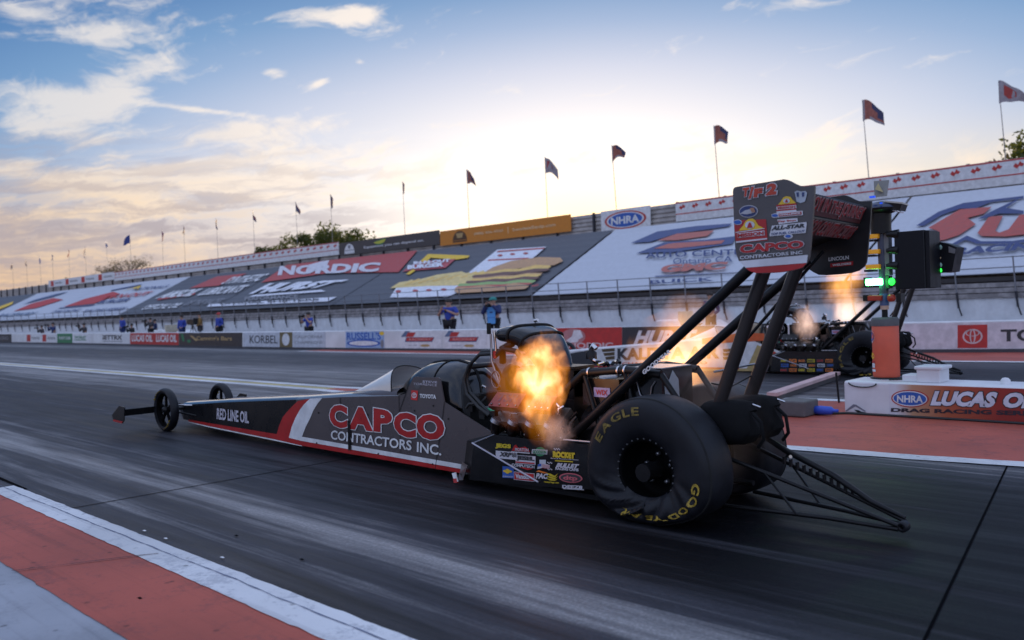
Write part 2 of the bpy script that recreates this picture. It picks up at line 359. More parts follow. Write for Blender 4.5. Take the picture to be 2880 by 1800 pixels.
# the crack along the white edge line and across the red shoulder
def crack(name, pts, w, z, m=None):
    mb = MB(); vs = []
    for i, (x, y) in enumerate(pts):
        d = Vector(pts[min(i + 1, len(pts) - 1)]) - Vector(pts[max(i - 1, 0)]); n = Vector((-d.y, d.x)).normalized()
        ww = w * random.uniform(.3, 1.3); vs += [(x + n.x * ww, y + n.y * ww, z), (x - n.x * ww, y - n.y * ww, z)]
    mb.add(vs, [(2 * i, 2 * i + 1, 2 * i + 3, 2 * i + 2) for i in range(len(pts) - 1)], m or M('crack', (.16, .18, .26), .8)); return mb.build(name, kind='structure')
crack('pavement_crack', [(-9.0 + .05 * i, 2.24 + .010 * mnoise.noise(Vector((i * .23, 0, 0))) + .012 * mnoise.noise(Vector((i * .05, 5, 0)))) for i in range(190)], .0045, .0195)
crack('pavement_crack', [(-5.55 + .05 * i, 1.5 + .1 * i + random.uniform(-.015, .015)) for i in range(8)], .005, .0205, M('red crack', (.09, .025, .025), .8))
strip('track_joint', [(-7.09, 2.33), (-7.09, 8.0)], [(-7.075, 2.33), (-7.075, 8.0)], .008, JOINT)
strip('track_joint', [(-1.99, 8.0), (-1.02, 2.33)], [(-1.976, 8.0), (-1.006, 2.33)], .008, JOINT)
strip('track_joint', [(-9.4, 2.36), (-8.25, 2.345)], [(-9.4, 2.40), (-8.25, 2.37)], .0085, JOINT)
# centre line, opening into the red median at the start
cl = [(-260, 9.35), (-40, 9.35), (-14, 9.0), (-11, 8.75), (-8.4, 8.15), (-5.5, 7.74), (-3.9, 7.60), (-2.6, 7.72), (-1.2, 7.98), (1, 8.3), (8, 8.9)]
cf = [(-260, 10.0), (-40, 10.0), (-14, 9.75), (-11, 10.15), (-8.4, 10.95), (-5.5, 11.7), (-3.9, 11.9), (-2.6, 12.0), (-1.2, 12.1), (1, 12.2), (8, 12.3)]
off = lambda p, d: [(x, y + d) for x, y in p]
strip('centre_line', cl, off(cl, .24), .012, PWHT, .012)
strip('centre_line', off(cf, -.24), cf, .012, PWHT, .012)
strip('centre_line', off(cl[:3], .24), off(cf[:3], -.24), .0085, PYEL)
strip('red_median', off(cl[2:], .24), off(cf[2:], -.24), .008, PRED)
fr = [(-30, 18.85), (-14, 18.9), (-8, 19.2), (-5, 19.6), (8, 21)]
strip('red_shoulder', fr, off(fr, 3.4), .008, PRED); strip('edge_line', off(fr, -.3), fr, .0125, PWHT)
# small white paint flecks and a dark scuff on the near lane
for i, (x, y) in enumerate(((403, 1498), (463, 1520), (622, 1574), (389, 1690), (846, 1580), (662, 1512))):
    p = GND(x, y); strip('paint_fleck' if i < 3 else 'rubber_crumb', [(p.x - .02, p.y), (p.x + .02, p.y)], [(p.x - .02, p.y + .02), (p.x + .02, p.y + .014)], .0125, WHITE if i < 3 else JOINT)
# far hill
mb = MB(); hs = []
for k in range(60):
    x = -900 + k * 11; hh = 17 + 11 * mnoise.noise(Vector((x * .013, 0, 0))) + 3 * mnoise.noise(Vector((x * .06, 3, 0))); 
    hs.append([Vector((x, 190, 0)), Vector((x, 215, max(2, hh * .6))), Vector((x, 240, max(3, hh))), Vector((x, 300, 0))])
mb.loft(hs, M('dry hillside', (.035, .028, .018), .9, scale=.15, var=.5, bump=.3), closed=False, caps=False); mb.build('hill', kind='structure')

# ------------------------------------------------------------------ concrete wall along the far lane, with its banners
CONC = M('white painted concrete', (.70, .70, .70), .6, scale=1.2, var=.1, bump=.08)
WL = [(-150, 23.2), (-105, 22.2), (-56, 20.9), (-36, 19.75), (-28, 19.85), (-22, 20.15), (-18.1, 20.45), (-7.7, 21.95), (-2, 23.6), (5, 25.2)]
t_ = thing('concrete_wall', 'long low white concrete safety wall along the far lane below the grandstand', 'wall', (-22, 20.15, 0))
mb = MB(); secs = []
for i, (x, y) in enumerate(WL):
    q = Vector((x + 22, y - 20.15, 0)); secs.append([q + Vector((0, 0, 0)), q + Vector((0, 0, .745)), q + Vector((0, .03, .765)), q + Vector((0, .33, .765)), q + Vector((0, .36, .745)), q + Vector((0, .36, 0))])
mb.loft(secs, CONC, smooth=False); mb.build('wall_body', t_)
mb = MB()
for i in range(len(WL) - 1):
    a = Vector((*WL[i], 0)) - Vector((22 * -1, 20.15, 0)); b = Vector((*WL[i + 1], 0)) - Vector((-22, 20.15, 0))
    mb.bar(a + Vector((0, -.02, .045)), b + Vector((0, -.02, .045)), .04, .09, M('dirty wall base', (.06, .06, .068), .8))
mb.build('base_strip', t_)
def wallplane(px):                                             # the wall segment seen at image column px
    for i in range(len(WL) - 1):
        a = Vector((*WL[i], 0)); b = Vector((*WL[i + 1], 0)); n = Vector((b.y - a.y, -(b.x - a.x), 0)).normalized()
        pl = Plane(n, a); w = pl(px, 950)
        if a.x - 1e-3 <= w.x <= b.x + 1e-3 and (w - CC).dot(CF) > 0: return Plane(n, a + n * .012)
    return pl
def wy(px, t, pl):                                             # image row of height fraction t on the wall
    lo, hi = 860., 1010.
    for _ in range(30):
        md = (lo + hi) / 2
        if pl(px, md).z > t * .765: lo = md
        else: hi = md
    return (lo + hi) / 2
def wbanner(x0, x1, m, label, decals=None, b=.1, t=.97, name='banner'):
    mb = MB(); pl = wallplane((x0 + x1) / 2)
    A = [(x0, wy(x0, b, pl)), (x1, wy(x1, b, pl)), (x1, wy(x1, t, pl)), (x0, wy(x0, t, pl))]
    front = [pl(x, y) for x, y in A]; mb.prism([p - pl.n * .010 for p in front], pl.n * .012, m)
    def T_(s, u0, v0, u1, v1, mm, bold=0., shear=0., eps=.006, ref=None):
        cs = []
        for u, v in ((u0, v0), (u1, v0), (u1, v1), (u0, v1)):
            x = x0 + (x1 - x0) * u; cs.append(pl(x, wy(x, b + (t - b) * v, pl), eps))
        mb.text(s, *cs, mm, bold, ref, shear)
    def P_(pts, mm, eps=.005):
        out = []
        for u, v in pts: x = x0 + (x1 - x0) * u; out.append(pl(x, wy(x, b + (t - b) * v, pl), eps))
        mb.poly(out, mm)
    if decals: decals(T_, P_)
    return mb.build(name, label=label, cat='banner', group='banners along the far concrete wall')
def ell(cx, cy, rx, ry, n=24): return [(cx + rx * math.cos(2 * math.pi * k / n), cy + ry * math.sin(2 * math.pi * k / n)) for k in range(n)]
def rect(a, b, c, d): return [(a, b), (c, b), (c, d), (a, d)]
wbanner(-14, 32, CHAR, 'dark banner at the left end of the far wall, cut by the photo edge', lambda T_, P_: T_('RACING', .1, .3, .8, .7, MGREY, .02))
def toy(T_, P_):
    for o in (0, .5):
        P_(rect(.04 + o, .12, .16 + o, .9), REDP); T_('TOYOTA', .2 + o, .35, .45 + o, .62, CHAR, .02)
wbanner(72, 160, OFFW, 'small white banner with two red blocks next to the green one', toy)
wbanner(161, 203, GREEN, 'small dark green banner with white lettering on the far wall', lambda T_, P_: T_('FUNNY FARM', .12, .35, .88, .7, OFFW, .02))
wbanner(206, 255, OFFW, 'white banner with green lettering between the green and blue logo banners', lambda T_, P_: (T_('WORLEY', .08, .45, .75, .75, GREEN, .03), P_(rect(.08, .3, .75, .38), GREEN)))
def get(T_, P_):
    P_(ell(.07, .5, .06, .38), BLUE); P_(ell(.09, .55, .035, .2), OFFW, .007); T_('GETTRX', .2, .38, .82, .82, CHAR, .04); P_(rect(.2, .2, .82, .26), MGREY)
wbanner(262, 362, OFFW, 'white banner with a round blue emblem and heavy black lettering', get)
for k, (a, b) in enumerate(((366, 434), (434.5, 502))):
    wbanner(a, b, REDP, ('left' if k == 0 else 'right') + ' one of two red banners with large white oil company lettering', lambda T_, P_: T_('LUCAS OIL', .07, .25, .93, .85, OFFW, .035))
def cun(T_, P_):
    T_("Canning's Bars", .28, .34, .84, .74, GOLD, .02); P_([(.17, .8), (.22, .75), (.30, .42), (.27, .35)], GOLD); P_([(.03, .95), (.07, .9), (.09, .35), (.06, .3)], GREEN); P_(ell(.16, .35, .03, .12), GREEN)
wbanner(503, 681, M('brown black print', (.03, .026, .028), .5), 'long brown black banner with gold script lettering', cun)
def kor(T_, P_):
    T_('KORBEL', .08, .25, .42, .8, CHAR, .01); P_(rect(.445, .0, .60, 1.), M('bottle label', (.16, .12, .05), .5)); P_(ell(.52, .52, .045, .4), OFFW, .007)
    T_('CALIFORNIA', .63, .6, .97, .78, MGREY); T_('CHAMPAGNE', .63, .24, .97, .42, MGREY)
wbanner(684, 915, M('pale grey vinyl', (.55, .57, .62), .6), 'pale banner with a gold bottle label between serif and thin grey lettering', kor)
def rus(T_, P_):
    P_(rect(.02, .04, .98, .96), M('pale blue print', (.30, .42, .62), .6)); T_("RUSSELL'S", .05, .5, .9, .92, BLUE, .03, eps=.008); P_(ell(.47, .32, .42, .2), BLUE, .008); P_(ell(.47, .32, .36, .13), OFFW, .01)
    P_(ell(.92, .85, .06, .1), YELP, .009); P_(ell(.93, .3, .04, .22), MGREY, .009)
wbanner(970, 1083, OFFW, 'blue lettered banner with a blue oval under its name', rus, .06, 1.)
def chv(T_, P_):
    P_([(.0, .66), (.13, .66), (.22, .98), (.10, .98)], M('grey blue print', (.11, .16, .26), .6)); P_([(.12, .66), (.30, .66), (.36, .9), (.17, .9)], REDP, .006)
    P_([(.09, .38), (.76, .38), (.82, .64), (.13, .64)], M('slate print', (.07, .10, .2), .6)); P_([(.12, .43), (.75, .43), (.80, .62), (.15, .62)], REDP, .007)
    T_('RACEWAY', .2, .46, .74, .58, M('pink print', (.6, .3, .28), .6), .02, eps=.009); T_('PARTNER', .18, .16, .4, .22, MGREY); P_([(.46, .18), (.52, .25), (.66, .25), (.72, .18), (.66, .11), (.52, .11)], GOLD)
wbanner(1128, 1243, OFFW, 'left one of two white banners with red slanted bars and a yellow emblem', chv)
wbanner(1250, 1368, OFFW, 'right one of two white banners with red slanted bars, beside the scoop', chv)
def nord(T_, P_):
    P_(ell(.32, .62, .17, .34), M('rose print', (.45, .2, .2), .6)); P_([(.22, .45), (.3, .62), (.33, .9), (.42, .9), (.46, .6), (.4, .5), (.38, .38), (.28, .36)], OFFW, .008); T_('NORDIC', .25, .1, .88, .36, M('pale pink print', (.6, .45, .45), .6), .03, eps=.009)
wbanner(1548, 1749, REDP, 'red banner with a round white emblem behind the injector scoop', nord, .05, 1.)
wbanner(1750, 2010, CHAR, 'charcoal banner with slanted white lettering partly behind flames', lambda T_, P_: T_('HURST', .12, .25, .75, .85, OFFW, .05, .1), .05, 1.)
def toyo(T_, P_):
    P_(rect(.38, .08, .595, .92), REDP)
    for k in range(3):
        cx, cy, rx, ry = ((.488, .5, .072, .27), (.488, .5, .022, .25), (.488, .62, .05, .12))[k]
        e = ell(cx, cy, rx, ry, 28); e2 = ell(cx, cy, rx * (.84 if k != 1 else .55), ry * (.82 if k != 1 else .86), 28)
        for q in range(28): P_([e[q], e[(q + 1) % 28], e2[(q + 1) % 28], e2[q]], M('pale red print', (.62, .5, .5), .6), .008)
    T_('TOYOTA', .69, .30, 1.5, .74, CHAR, .03)
wbanner(2545, 2935, M('pale lilac vinyl', (.62, .57, .60), .6), 'pale banner with a red square emblem beside black lettering, right of the orange bollard', toyo, .08, .95)

# ------------------------------------------------------------------ grandstand
GALV = M('galvanised steel', (.22, .22, .24), .5, .5); CORR = M('corrugated white sheet', (.70, .72, .75), .55, scale=3, var=.08)
PLANK = M('weathered plank', (.30, .28, .28), .75, scale=4, var=.3); DARKW = M('stained dark wood', (.05, .045, .045), .8)
FENCE = M('grey slat fence', (.42, .39, .37), .7, scale=2, var=.2); POST = M('dark steel post', (.035, .035, .045), .5, .4)
gs = thing('grandstand', 'long empty grandstand behind the far wall, its seating covered by big printed tarpaulins', 'grandstand', (-30, 26, 0))
GO = Vector((-30, 26, 0)); X0, X1 = -125, 4
def L(x, y, z): return Vector((x, y, z)) - GO
mb = MB(); vs = []; n = int((X1 - X0) / .24)
for i in range(n + 1):                                        # corrugated front sheet
    x = X0 + .24 * i; d = .02 if i % 2 else 0; vs += [L(x, 26.0 - d, 0), L(x, 26.0 - d, 1.28)]
mb.add(vs, [(2 * i, 2 * i + 2, 2 * i + 3, 2 * i + 1) for i in range(n)], CORR)
mb.box(L(X0, 26.02, 0), L(X1, 26.3, 1.25), CORR); mb.build('front_panel', gs)
for k, (y, z) in enumerate(((25.93, 1.345), (25.97, 1.49), (26.01, 1.635), (26.05, 1.80))):
    mb = MB(); mb.box(L(X0, y, z - .062), L(X1, y + .07, z + .062), PLANK if k != 3 else DARKW); mb.build('walkway_board', gs)
mb = MB(); mb.box(L(X0, 26.14, 1.28), L(X1, 26.35, 1.86), DARKW); mb.build('walkway_back', gs)
px = -3.2; k = 0                                              # leaning rail posts with tapered feet
while px > -120:
    mb = MB(); lean = .05
    mb.bar(L(px + lean * .9, 25.88, 1.02), L(px, 25.88, 1.45), 0.045, .07, POST, (0, 1, 0)); mb.bar(L(px + .115, 25.9, .80), L(px + .04, 25.9, 1.05), .03, .04, POST, (0, 1, 0))
    mb.bar(L(px, 25.88, 1.45), L(px - lean, 25.88, 2.40), .032, .04, GALV, (0, 1, 0)); mb.build('rail_post', gs); px -= 1.47 if px > -80 else 2.2
for z in (2.10, 2.38):
    mb = MB(); mb.tube([L(X0, 25.88, z), L(X1, 25.88, z)], .016, GALV, 6); mb.build('handrail', gs)
mb = MB()                                                     # stepped seating
for r in range(10):
    a = r / 10.; y = 26.35 + 6 * a; z = 1.80 + 3.0 * a; mb.box(L(X0, y, 0 if r == 0 else z - .5), L(X1, y + .62, z), PLANK)
mb.build('seating', gs)
mb = MB(); mb.box(L(X0, 33.06, 3.6), L(X1, 33.14, 5.94), FENCE)
for z in (5.05, 5.25, 5.45, 5.65, 5.85): mb.box(L(X0, 33.0, z - .07), L(X1, 33.05, z + .05), FENCE)
mb.build('back_fence', gs)
px = -2.
while px > X0:
    mb = MB(); mb.box(L(px - .05, 32.88, 4.6), L(px + .05, 32.985, 5.98), POST); mb.build('fence_post', gs); px -= 2.4
mb = MB(); mb.box(L(X0, 31.9, 4.2), L(X1, 33.0, 4.72), PLANK); mb.build('top_walkway', gs)

# tarpaulins stretched over the seats: y 26.3 .. 32.1, z 1.98 .. 4.95
TB, TT = Vector((0, 26.12, 1.96)), Vector((0, 32.05, 4.95)); TN = Vector((0, -(TT.z - TB.z), TT.y - TB.y)).normalized()
def sag(w): return .010 * mnoise.noise(Vector((w.x * .25, w.y * .9, 1.7))) + .010 * mnoise.noise(Vector((w.x * 1.2 + w.y * .5, w.y * .4, 8))) + .006 * math.sin(w.y * 10.5)
TP0 = Plane(TN, TB)
def tpl(x, y, eps=0):
    w = TP0(x, y); return w + TN * (sag(w) + .045 + eps * 4)
def _conf(eps):                                               # lettering follows the cloth
    def fn(p): w = p - TN * ((p - TB).dot(TN)); return w + TN * (sag(w) + .07 + eps * 4)
    return fn
tpl.conf = _conf
def tarp(x0, x1, m, label, decals=None, t0=0., t1=1., bands=()):
    mb = MB(); nx, ny = max(8, int((x1 - x0) / .3)), 48; vs = []
    for j in range(ny + 1):
        for i in range(nx + 1):
            w = TB.lerp(TT, t0 + (t1 - t0) * j / ny); w = Vector((x0 + (x1 - x0) * i / nx, w.y, w.z)); vs.append(w + TN * sag(w))
    ib = len(vs); fs = []
    for j in range(ny):
        mm = m
        for a, b, q in bands:
            if a <= (j + .5) / ny <= b: mm = q
        mb.add(vs[j * (nx + 1):(j + 2) * (nx + 1)], [(i, i + 1, nx + 2 + i, nx + 1 + i) for i in range(nx)], mm, True)
    mb.add([v - TN * .02 for v in (vs[0], vs[nx], vs[-1], vs[-1 - nx])], [(3, 2, 1, 0)], m)
    if decals: decals(mb)
    return mb.build('tarpaulin', label=label, cat='tarpaulin', group='printed tarpaulins over the grandstand seats')
def tuv(mb, x0, x1):
    def f(u, v, eps=.006):
        w = TB.lerp(TT, v); w = Vector((x0 + (x1 - x0) * u, w.y, w.z)); return w + TN * (sag(w) + .045 + eps * 4)
    def T_(s, u0, v0, u1, v1, m, bold=0., shear=0., eps=.006): mb.text(s, f(u0, v0, eps), f(u1, v0, eps), f(u1, v1, eps), f(u0, v1, eps), m, bold, None, shear, _conf(eps))
    def P_(pts, m, eps=.004): mb.poly([f(u, v, eps) for u, v in pts], m)
    return T_, P_
WT = M('white tarpaulin', (.50, .52, .57), .6, var=.05); GT = M('grey tarpaulin', (.085, .09, .105), .6, var=.1); RT = M('red tarpaulin', (.42, .06, .055), .6, var=.06)
def d0(mb):
    T_, P_ = tuv(mb, -125, -105); P_([(.78, .2), (.9, .25), (.95, .6), (.85, .72), (.76, .5)], YELP)
tarp(-125, -105.05, GT, 'dark tarpaulin with a yellow patch at the far left end of the grandstand', d0)
def d1(mb):
    T_, P_ = tuv(mb, -105, -86); P_([(.3, .3), (.62, .36), (.8, .6), (.55, .7), (.35, .55)], REDP); P_([(.2, .55), (.5, .75), (.6, .9), (.45, .86), (.25, .7)], M('slate print', (.07, .10, .2), .6), .006); T_('RACEWAY', .2, .1, .8, .22, M('grey blue print', (.11, .16, .26), .6), .03)
tarp(-105, -86.05, WT, 'white tarpaulin with a red and slate emblem, leftmost of the white ones', d1)
def d2(mb):
    T_, P_ = tuv(mb, -86, -67)
    P_([(.05, .33), (.42, .36), (.52, .62), (.36, .72), (.14, .55)], REDP); P_([(.02, .28), (.45, .3), (.47, .335), (.03, .31)], NAVY); P_([(.3, .75), (.55, .85), (.56, .9), (.28, .79)], NAVY)
    P_([(.46, .7), (.58, .85), (.66, .7), (.6, .72), (.55, .78)], YELP); T_('IN-N-OUT', .42, .48, .9, .6, REDP, .03); T_('BURGER', .46, .34, .8, .44, NAVY, .03); T_('RACING SERIES', .5, .1, .95, .18, NAVY, .02); T_('DRAG RACING', .05, .14, .4, .22, NAVY, .02); T_('NATIONALS', .6, .68, .95, .76, NAVY, .02)
tarp(-86, -67.35, WT, 'white tarpaulin with red, yellow and navy emblems beside a dark one', d2)
def d3(mb):
    T_, P_ = tuv(mb, -67, -52.5)
    P_([(.30, .60), (.62, .60), (.70, .88), (.38, .88)], RT); T_('AMSOIL', .10, .36, .5, .55, OFFW, .04, .1); P_([(.16, .32), (.52, .40), (.5, .45), (.14, .37)], RT, .006)
    T_('SYNTHETIC', .62, .62, .98, .8, OFFW, .03); T_('LUBRICANTS', .58, .36, .98, .54, OFFW, .03); T_('OFFICIAL OIL', .18, .08, .6, .2, OFFW, .03); T_('OF THE RACES', .62, .12, .98, .24, MGREY, .02)
tarp(-67.3, -52.6, GT, 'dark grey tarpaulin with a red block and white lettering, left of the red one', d3)
def d4(mb):
    pl = tpl
    mb.P(pl, [(735, 797), (924, 771), (1122, 768), (1175, 707), (808, 747)], RT, .005)
    W2 = M('pale tarp print', (.62, .60, .64), .6); W3 = M('white tarp print', (.72, .73, .78), .6)
    mb.R('NORDIC', pl, 782, 752, 1065, 778, W2, .05, sl=-.035, shear=.03, eps=.008); mb.P(pl, [(868, 748), (905, 738), (928, 735), (920, 752), (900, 764), (860, 770)], W2, .010)
    T4 = [(700, 831), (905, 812), (985, 790), (760, 800)]; mb.T('HURST', pl, T4, W3, .06, eps=.008)
    mb.P(pl, [(715, 833), (905, 818), (918, 823), (700, 838)], W3, .008); mb.R('PERFORMANCE', pl, 690, 839, 840, 850, MGREY, .03, sl=-.05, eps=.008)
    mb.P(pl, [(583, 866), (592, 857), (949, 838), (925, 851)], W3, .009); mb.R('OFFICIAL SHIFTERS', pl, 620, 855, 900, 861, GT, .03, sl=-.04, eps=.013)
tarp(-52.5, -38.6, GT, 'grey tarpaulin with a red upper half and slanted white lettering', d4)
def d5(mb):
    pl = tpl; Y2 = M('fries yellow print', (.74, .56, .22), .6); B1 = M('bun print', (.52, .30, .15), .6); PT = M('patty print', (.16, .08, .06), .6); LT = M('lettuce print', (.28, .42, .14), .6); CH = M('cheese print', (.76, .50, .14), .6); TM = M('tomato print', (.5, .1, .08), .6); W3 = M('white tarp print', (.72, .73, .78), .6)
    a = [(1178, 742), (1205, 717), (1322, 722), (1318, 728), (1285, 733), (1212, 728), (1197, 745)]; mb.P(pl, a, YELP, .005); mb.P(pl, [(1143, 774), (1163, 760), (1170, 764), (1153, 776)], YELP, .005)
    mb.P(pl, [(1132, 767), (1172, 740), (1283, 731), (1254, 757)], M('sign red print', (.45, .08, .09), .6), .006)
    mb.R('IN-N-OUT', pl, 1165, 740, 1268, 749, W3, .06, sl=-.07, eps=.010); mb.R('BURGER', pl, 1148, 751, 1250, 763, W3, .06, sl=-.08, eps=.010)
    mb.P(pl, [(1098, 840), (1120, 806), (1310, 800), (1290, 826), (1260, 838)], W3, .005)                     # fries carton
    mb.P(pl, [(1098, 814), (1125, 797), (1180, 790), (1230, 776), (1300, 767), (1325, 778), (1345, 796), (1310, 806), (1200, 808)], Y2, .007)
    for k in range(11):
        x = 1115 + k * 20; y = 806 - k * 2.6; mb.P(pl, [(x, y), (x + 46, y - 16), (x + 50, y - 12), (x + 6, y + 4)], CH if k % 2 else Y2, .009)
    for k, x in enumerate((1122, 1170, 1208, 1250)): mb.E(pl, x, 823 - k * 1.5, 8, 3.4, RT, .008)
    mb.P(pl, [(1318, 770), (1400, 705), (1538, 697), (1490, 738), (1420, 772), (1340, 782)], W3, .005)                 # drink cup
    mb.P(pl, [(1402, 709), (1534, 700), (1530, 704), (1398, 713)], RT, .007); mb.P(pl, [(1376, 733), (1490, 728), (1486, 732), (1372, 737)], RT, .007)
    for x, y in ((1408, 722), (1443, 718), (1480, 716)): mb.E(pl, x, y, 7, 3, RT, .008)
    bands_ = [(1352, 806, 1590, 728, B1), ]
    mb.P(pl, [(1350, 778), (1388, 756), (1440, 738), (1520, 727), (1578, 729), (1585, 739), (1560, 750), (1450, 760), (1370, 776)], B1, .009)
    def layer(x0, y0, x1, y1, h, m, e): mb.P(pl, [(x0, y0)] + [(x0 + (x1 - x0) * q, y0 + (y1 - y0) * q - h * (.5 + .3 * math.sin(q * 17))) for q in (.02, .2, .4, .6, .8, .98)] + [(x1, y1)] + [(x0 + (x1 - x0) * q, y0 + (y1 - y0) * q + h * .5) for q in (.95, .7, .5, .3, .05)], m, e)
    layer(1335, 779, 1552, 754, 12, CH, .011); layer(1330, 784, 1550, 762, 8, PT, .012); layer(1330, 790, 1530, 773, 6, B1, .013); layer(1325, 796, 1525, 778, 9, CH, .014); layer(1312, 801, 1520, 786, 8, PT, .015)
    layer(1290, 810, 1510, 796, 11, LT, .016); layer(1285, 815, 1500, 803, 5, TM, .017); layer(1280, 824, 1490, 811, 16, B1, .018); mb.E(pl, 1508, 809, 12, 3, RT, .02, -.2)
tarp(-38.5, -24.15, GT, 'dark tarpaulin printed with a burger, fries and a drink cup', d5)
def d6(mb):
    pl = tpl; O1 = M('faded red print', (.45, .13, .10), .6); B1 = M('faded navy print', (.06, .085, .2), .6)
    mb.P(pl, [(1775, 687), (1850, 655), (1960, 640), (2060, 632), (2050, 640), (1900, 662), (1830, 684)], B1, .005); mb.P(pl, [(1850, 680), (1905, 661), (2010, 652), (1990, 668), (1905, 680)], O1, .006)
    mb.P(pl, [(1790, 716), (1870, 685), (1985, 678), (2075, 668), (2060, 690), (1900, 712)], B1, .005); mb.P(pl, [(1840, 704), (1885, 688), (2040, 680), (2030, 690), (1900, 703)], O1, .007)
    mb.R('AUTO CENTER', pl, 1818, 716, 2120, 732, NAVY, .02, sl=-.035, eps=.008); mb.R('Ontario CA', pl, 1895, 733, 2062, 750, B1, .01, sl=-.04, eps=.008); mb.R('GMC', pl, 1856, 752, 2040, 774, O1, .06, sl=-.05, shear=.06, eps=.008)
    mb.P(pl, [(1845, 781), (2095, 770), (2093, 772), (1843, 784)], B1, .007); mb.R('BUICK', pl, 1830, 795, 2010, 806, NAVY, .02, sl=-.05, eps=.008)
tarp(-24.0, -10.9, WT, 'big white tarpaulin with faded red and navy swooshes above car dealer lettering', d6)
def d7(mb):
    pl = tpl; SR = M('sun faded red print', (.42, .075, .06), .6)
    mb.P(pl, [(2578, 640), (2640, 600), (2710, 575), (2880, 555), (2880, 562), (2790, 573), (2745, 590), (2700, 592), (2650, 610), (2600, 640)], NAVY, .005)
    mb.P(pl, [(2612, 645), (2700, 594), (2790, 586), (2768, 606), (2722, 618), (2745, 635), (2700, 665), (2660, 680), (2590, 690), (2640, 655)], SR, .006)
    mb.P(pl, [(2782, 614), (2822, 612), (2800, 655), (2812, 660), (2838, 650), (2868, 610), (2930, 604), (2900, 664), (2830, 672), (2762, 670), (2750, 660)], SR, .006)
    mb.P(pl, [(2750, 622), (2790, 600), (2860, 566), (2866, 566), (2830, 590), (2880, 598), (2880, 606), (2812, 606), (2770, 620)], NAVY, .007)
    mb.P(pl, [(2668, 698), (2720, 668), (2760, 684), (2850, 684), (2930, 672), (2930, 684), (2850, 692), (2750, 692), (2716, 680), (2674, 704)], NAVY, .007)
    mb.R('RACING', pl, 2675, 706, 2960, 726, NAVY, .05, sl=-.07, shear=.05, eps=.008)
tarp(-10.8, 4, WT, 'white tarpaulin with big slanted red letters in a navy outline at the right edge', d7)

# banners along the top fence (plane y = 32.96)
BP = YP(32.85)
def topban(xa, xb, z0, z1, m, label, decals=None):
    mb = MB(); mb.box((xa, 32.85, z0), (xb, 32.875, z1), m)
    if decals:
        def f(u, v, eps=.01): return Vector((xa + (xb - xa) * u, 32.85 - eps, z0 + (z1 - z0) * v))
        decals(mb, f, lambda s, u0, v0, u1, v1, mm, bold=0., shear=0., eps=.012: mb.text(s, f(u0, v0, eps), f(u1, v0, eps), f(u1, v1, eps), f(u0, v1, eps), mm, bold, None, shear), lambda pts, mm, eps=.008: mb.poly([f(u, v, eps) for u, v in pts], mm))
    return mb.build('banner', label=label, cat='banner', group='banners along the top of the grandstand')
def palms(n):
    def d(mb, f, T_, P_):
        P_(rect(0, .93, 1, .99), REDP); P_(rect(0, .36, 1, .41), REDP)
        for k in range(n):
            u = (k + .5) / n; s = .22 / n
            P_([(u - s, .70), (u - .5 * s, .82), (u, .74), (u + .4 * s, .88), (u + .8 * s, .8), (u + 1.3 * s, .76), (u + .8 * s, .66), (u + .3 * s, .70), (u - .2 * s, .6), (u - .6 * s, .64)], REDP)
            P_(rect(u - .06 * s, .42, u + .06 * s, .64), M('pale red print', (.62, .5, .5), .6))
    return d
def toys(mb, f, T_, P_):
    for k in range(4): P_(rect(.04 + .25 * k, .12, .09 + .25 * k, .9), REDP); T_('TOYOTA', .11 + .25 * k, .38, .23 + .25 * k, .62, CHAR, .02)
topban(-104, -85.4, 5.55, 6.3, OFFW, 'white top banner with four red blocks at the left end of the stand', toys)
topban(-85.3, -47.5, 5.4, 6.25, OFFW, 'long white banner with a row of small red palms, left of the charcoal one', palms(46))
def sun1(mb, f, T_, P_):
    P_([(.11 + .055 * math.cos(R(q)), .2 + .66 * math.sin(R(q)) * 1.) for q in range(0, 181, 15)], OFFW); P_(rect(.055, .1, .165, .2), OFFW); P_(rect(.06, .34, .16, .38), CHAR, .012); P_([(.1, .5), (.12, .5), (.125, .75), (.095, .75)], MGREY, .012)
    T_('Equipment you can depend on.', .27, .3, .86, .52, OFFW, .02); P_([(.38, .75), (.42, .85), (.5, .95), (.49, .75), (.46, .5), (.4, .5)], GREEN); P_([(.37, .72), (.42, .78), (.50, .9), (.48, .66), (.44, .56), (.4, .6)], M('lime print', (.5, .5, .06), .6), .011)
topban(-47.4, -37.35, 5.3, 6.14, M('brown charcoal vinyl', (.07, .06, .058), .6), 'charcoal top banner with a white arched emblem', sun1)
def sun2(mb, f, T_, P_):
    BR = M('dark brown print', (.10, .045, .015), .6); P_([(.17 + .06 * math.cos(R(q)), .25 + .62 * math.sin(R(q))) for q in range(0, 181, 15)], BR); P_(rect(.11, .12, .23, .22), BR); P_([(.15, .4), (.19, .4), (.2, .72), (.14, .72)], GOLD, .012)
    T_('(888) 456-4560', .29, .42, .52, .62, M('pale orange print', (.8, .55, .3), .6), .02); P_(rect(.555, .3, .56, .72), M('pale orange print', (0, 0, 0))); T_('SunstateEquip.com', .59, .36, .90, .60, M('pale orange print', (0, 0, 0)), .02)
topban(-37.3, -27.4, 5.2, 6.05, M('orange vinyl', (.62, .22, .02), .55, var=.05), 'orange top banner with a dark arched emblem and phone number', sun2)
def nhra(f_P, f_T, cx, cy, rx, ry):
    f_P(ell(cx, cy, rx, ry, 32), REDP, .008); f_P(ell(cx, cy, rx * .9, ry * .86, 32), OFFW, .011); f_P(ell(cx, cy, rx * .82, ry * .76, 32), BLUE, .014)
    f_T('NHRA', cx - rx * .68, cy - ry * .42, cx + rx * .68, cy + ry * .42, OFFW, .035, 0., .018)
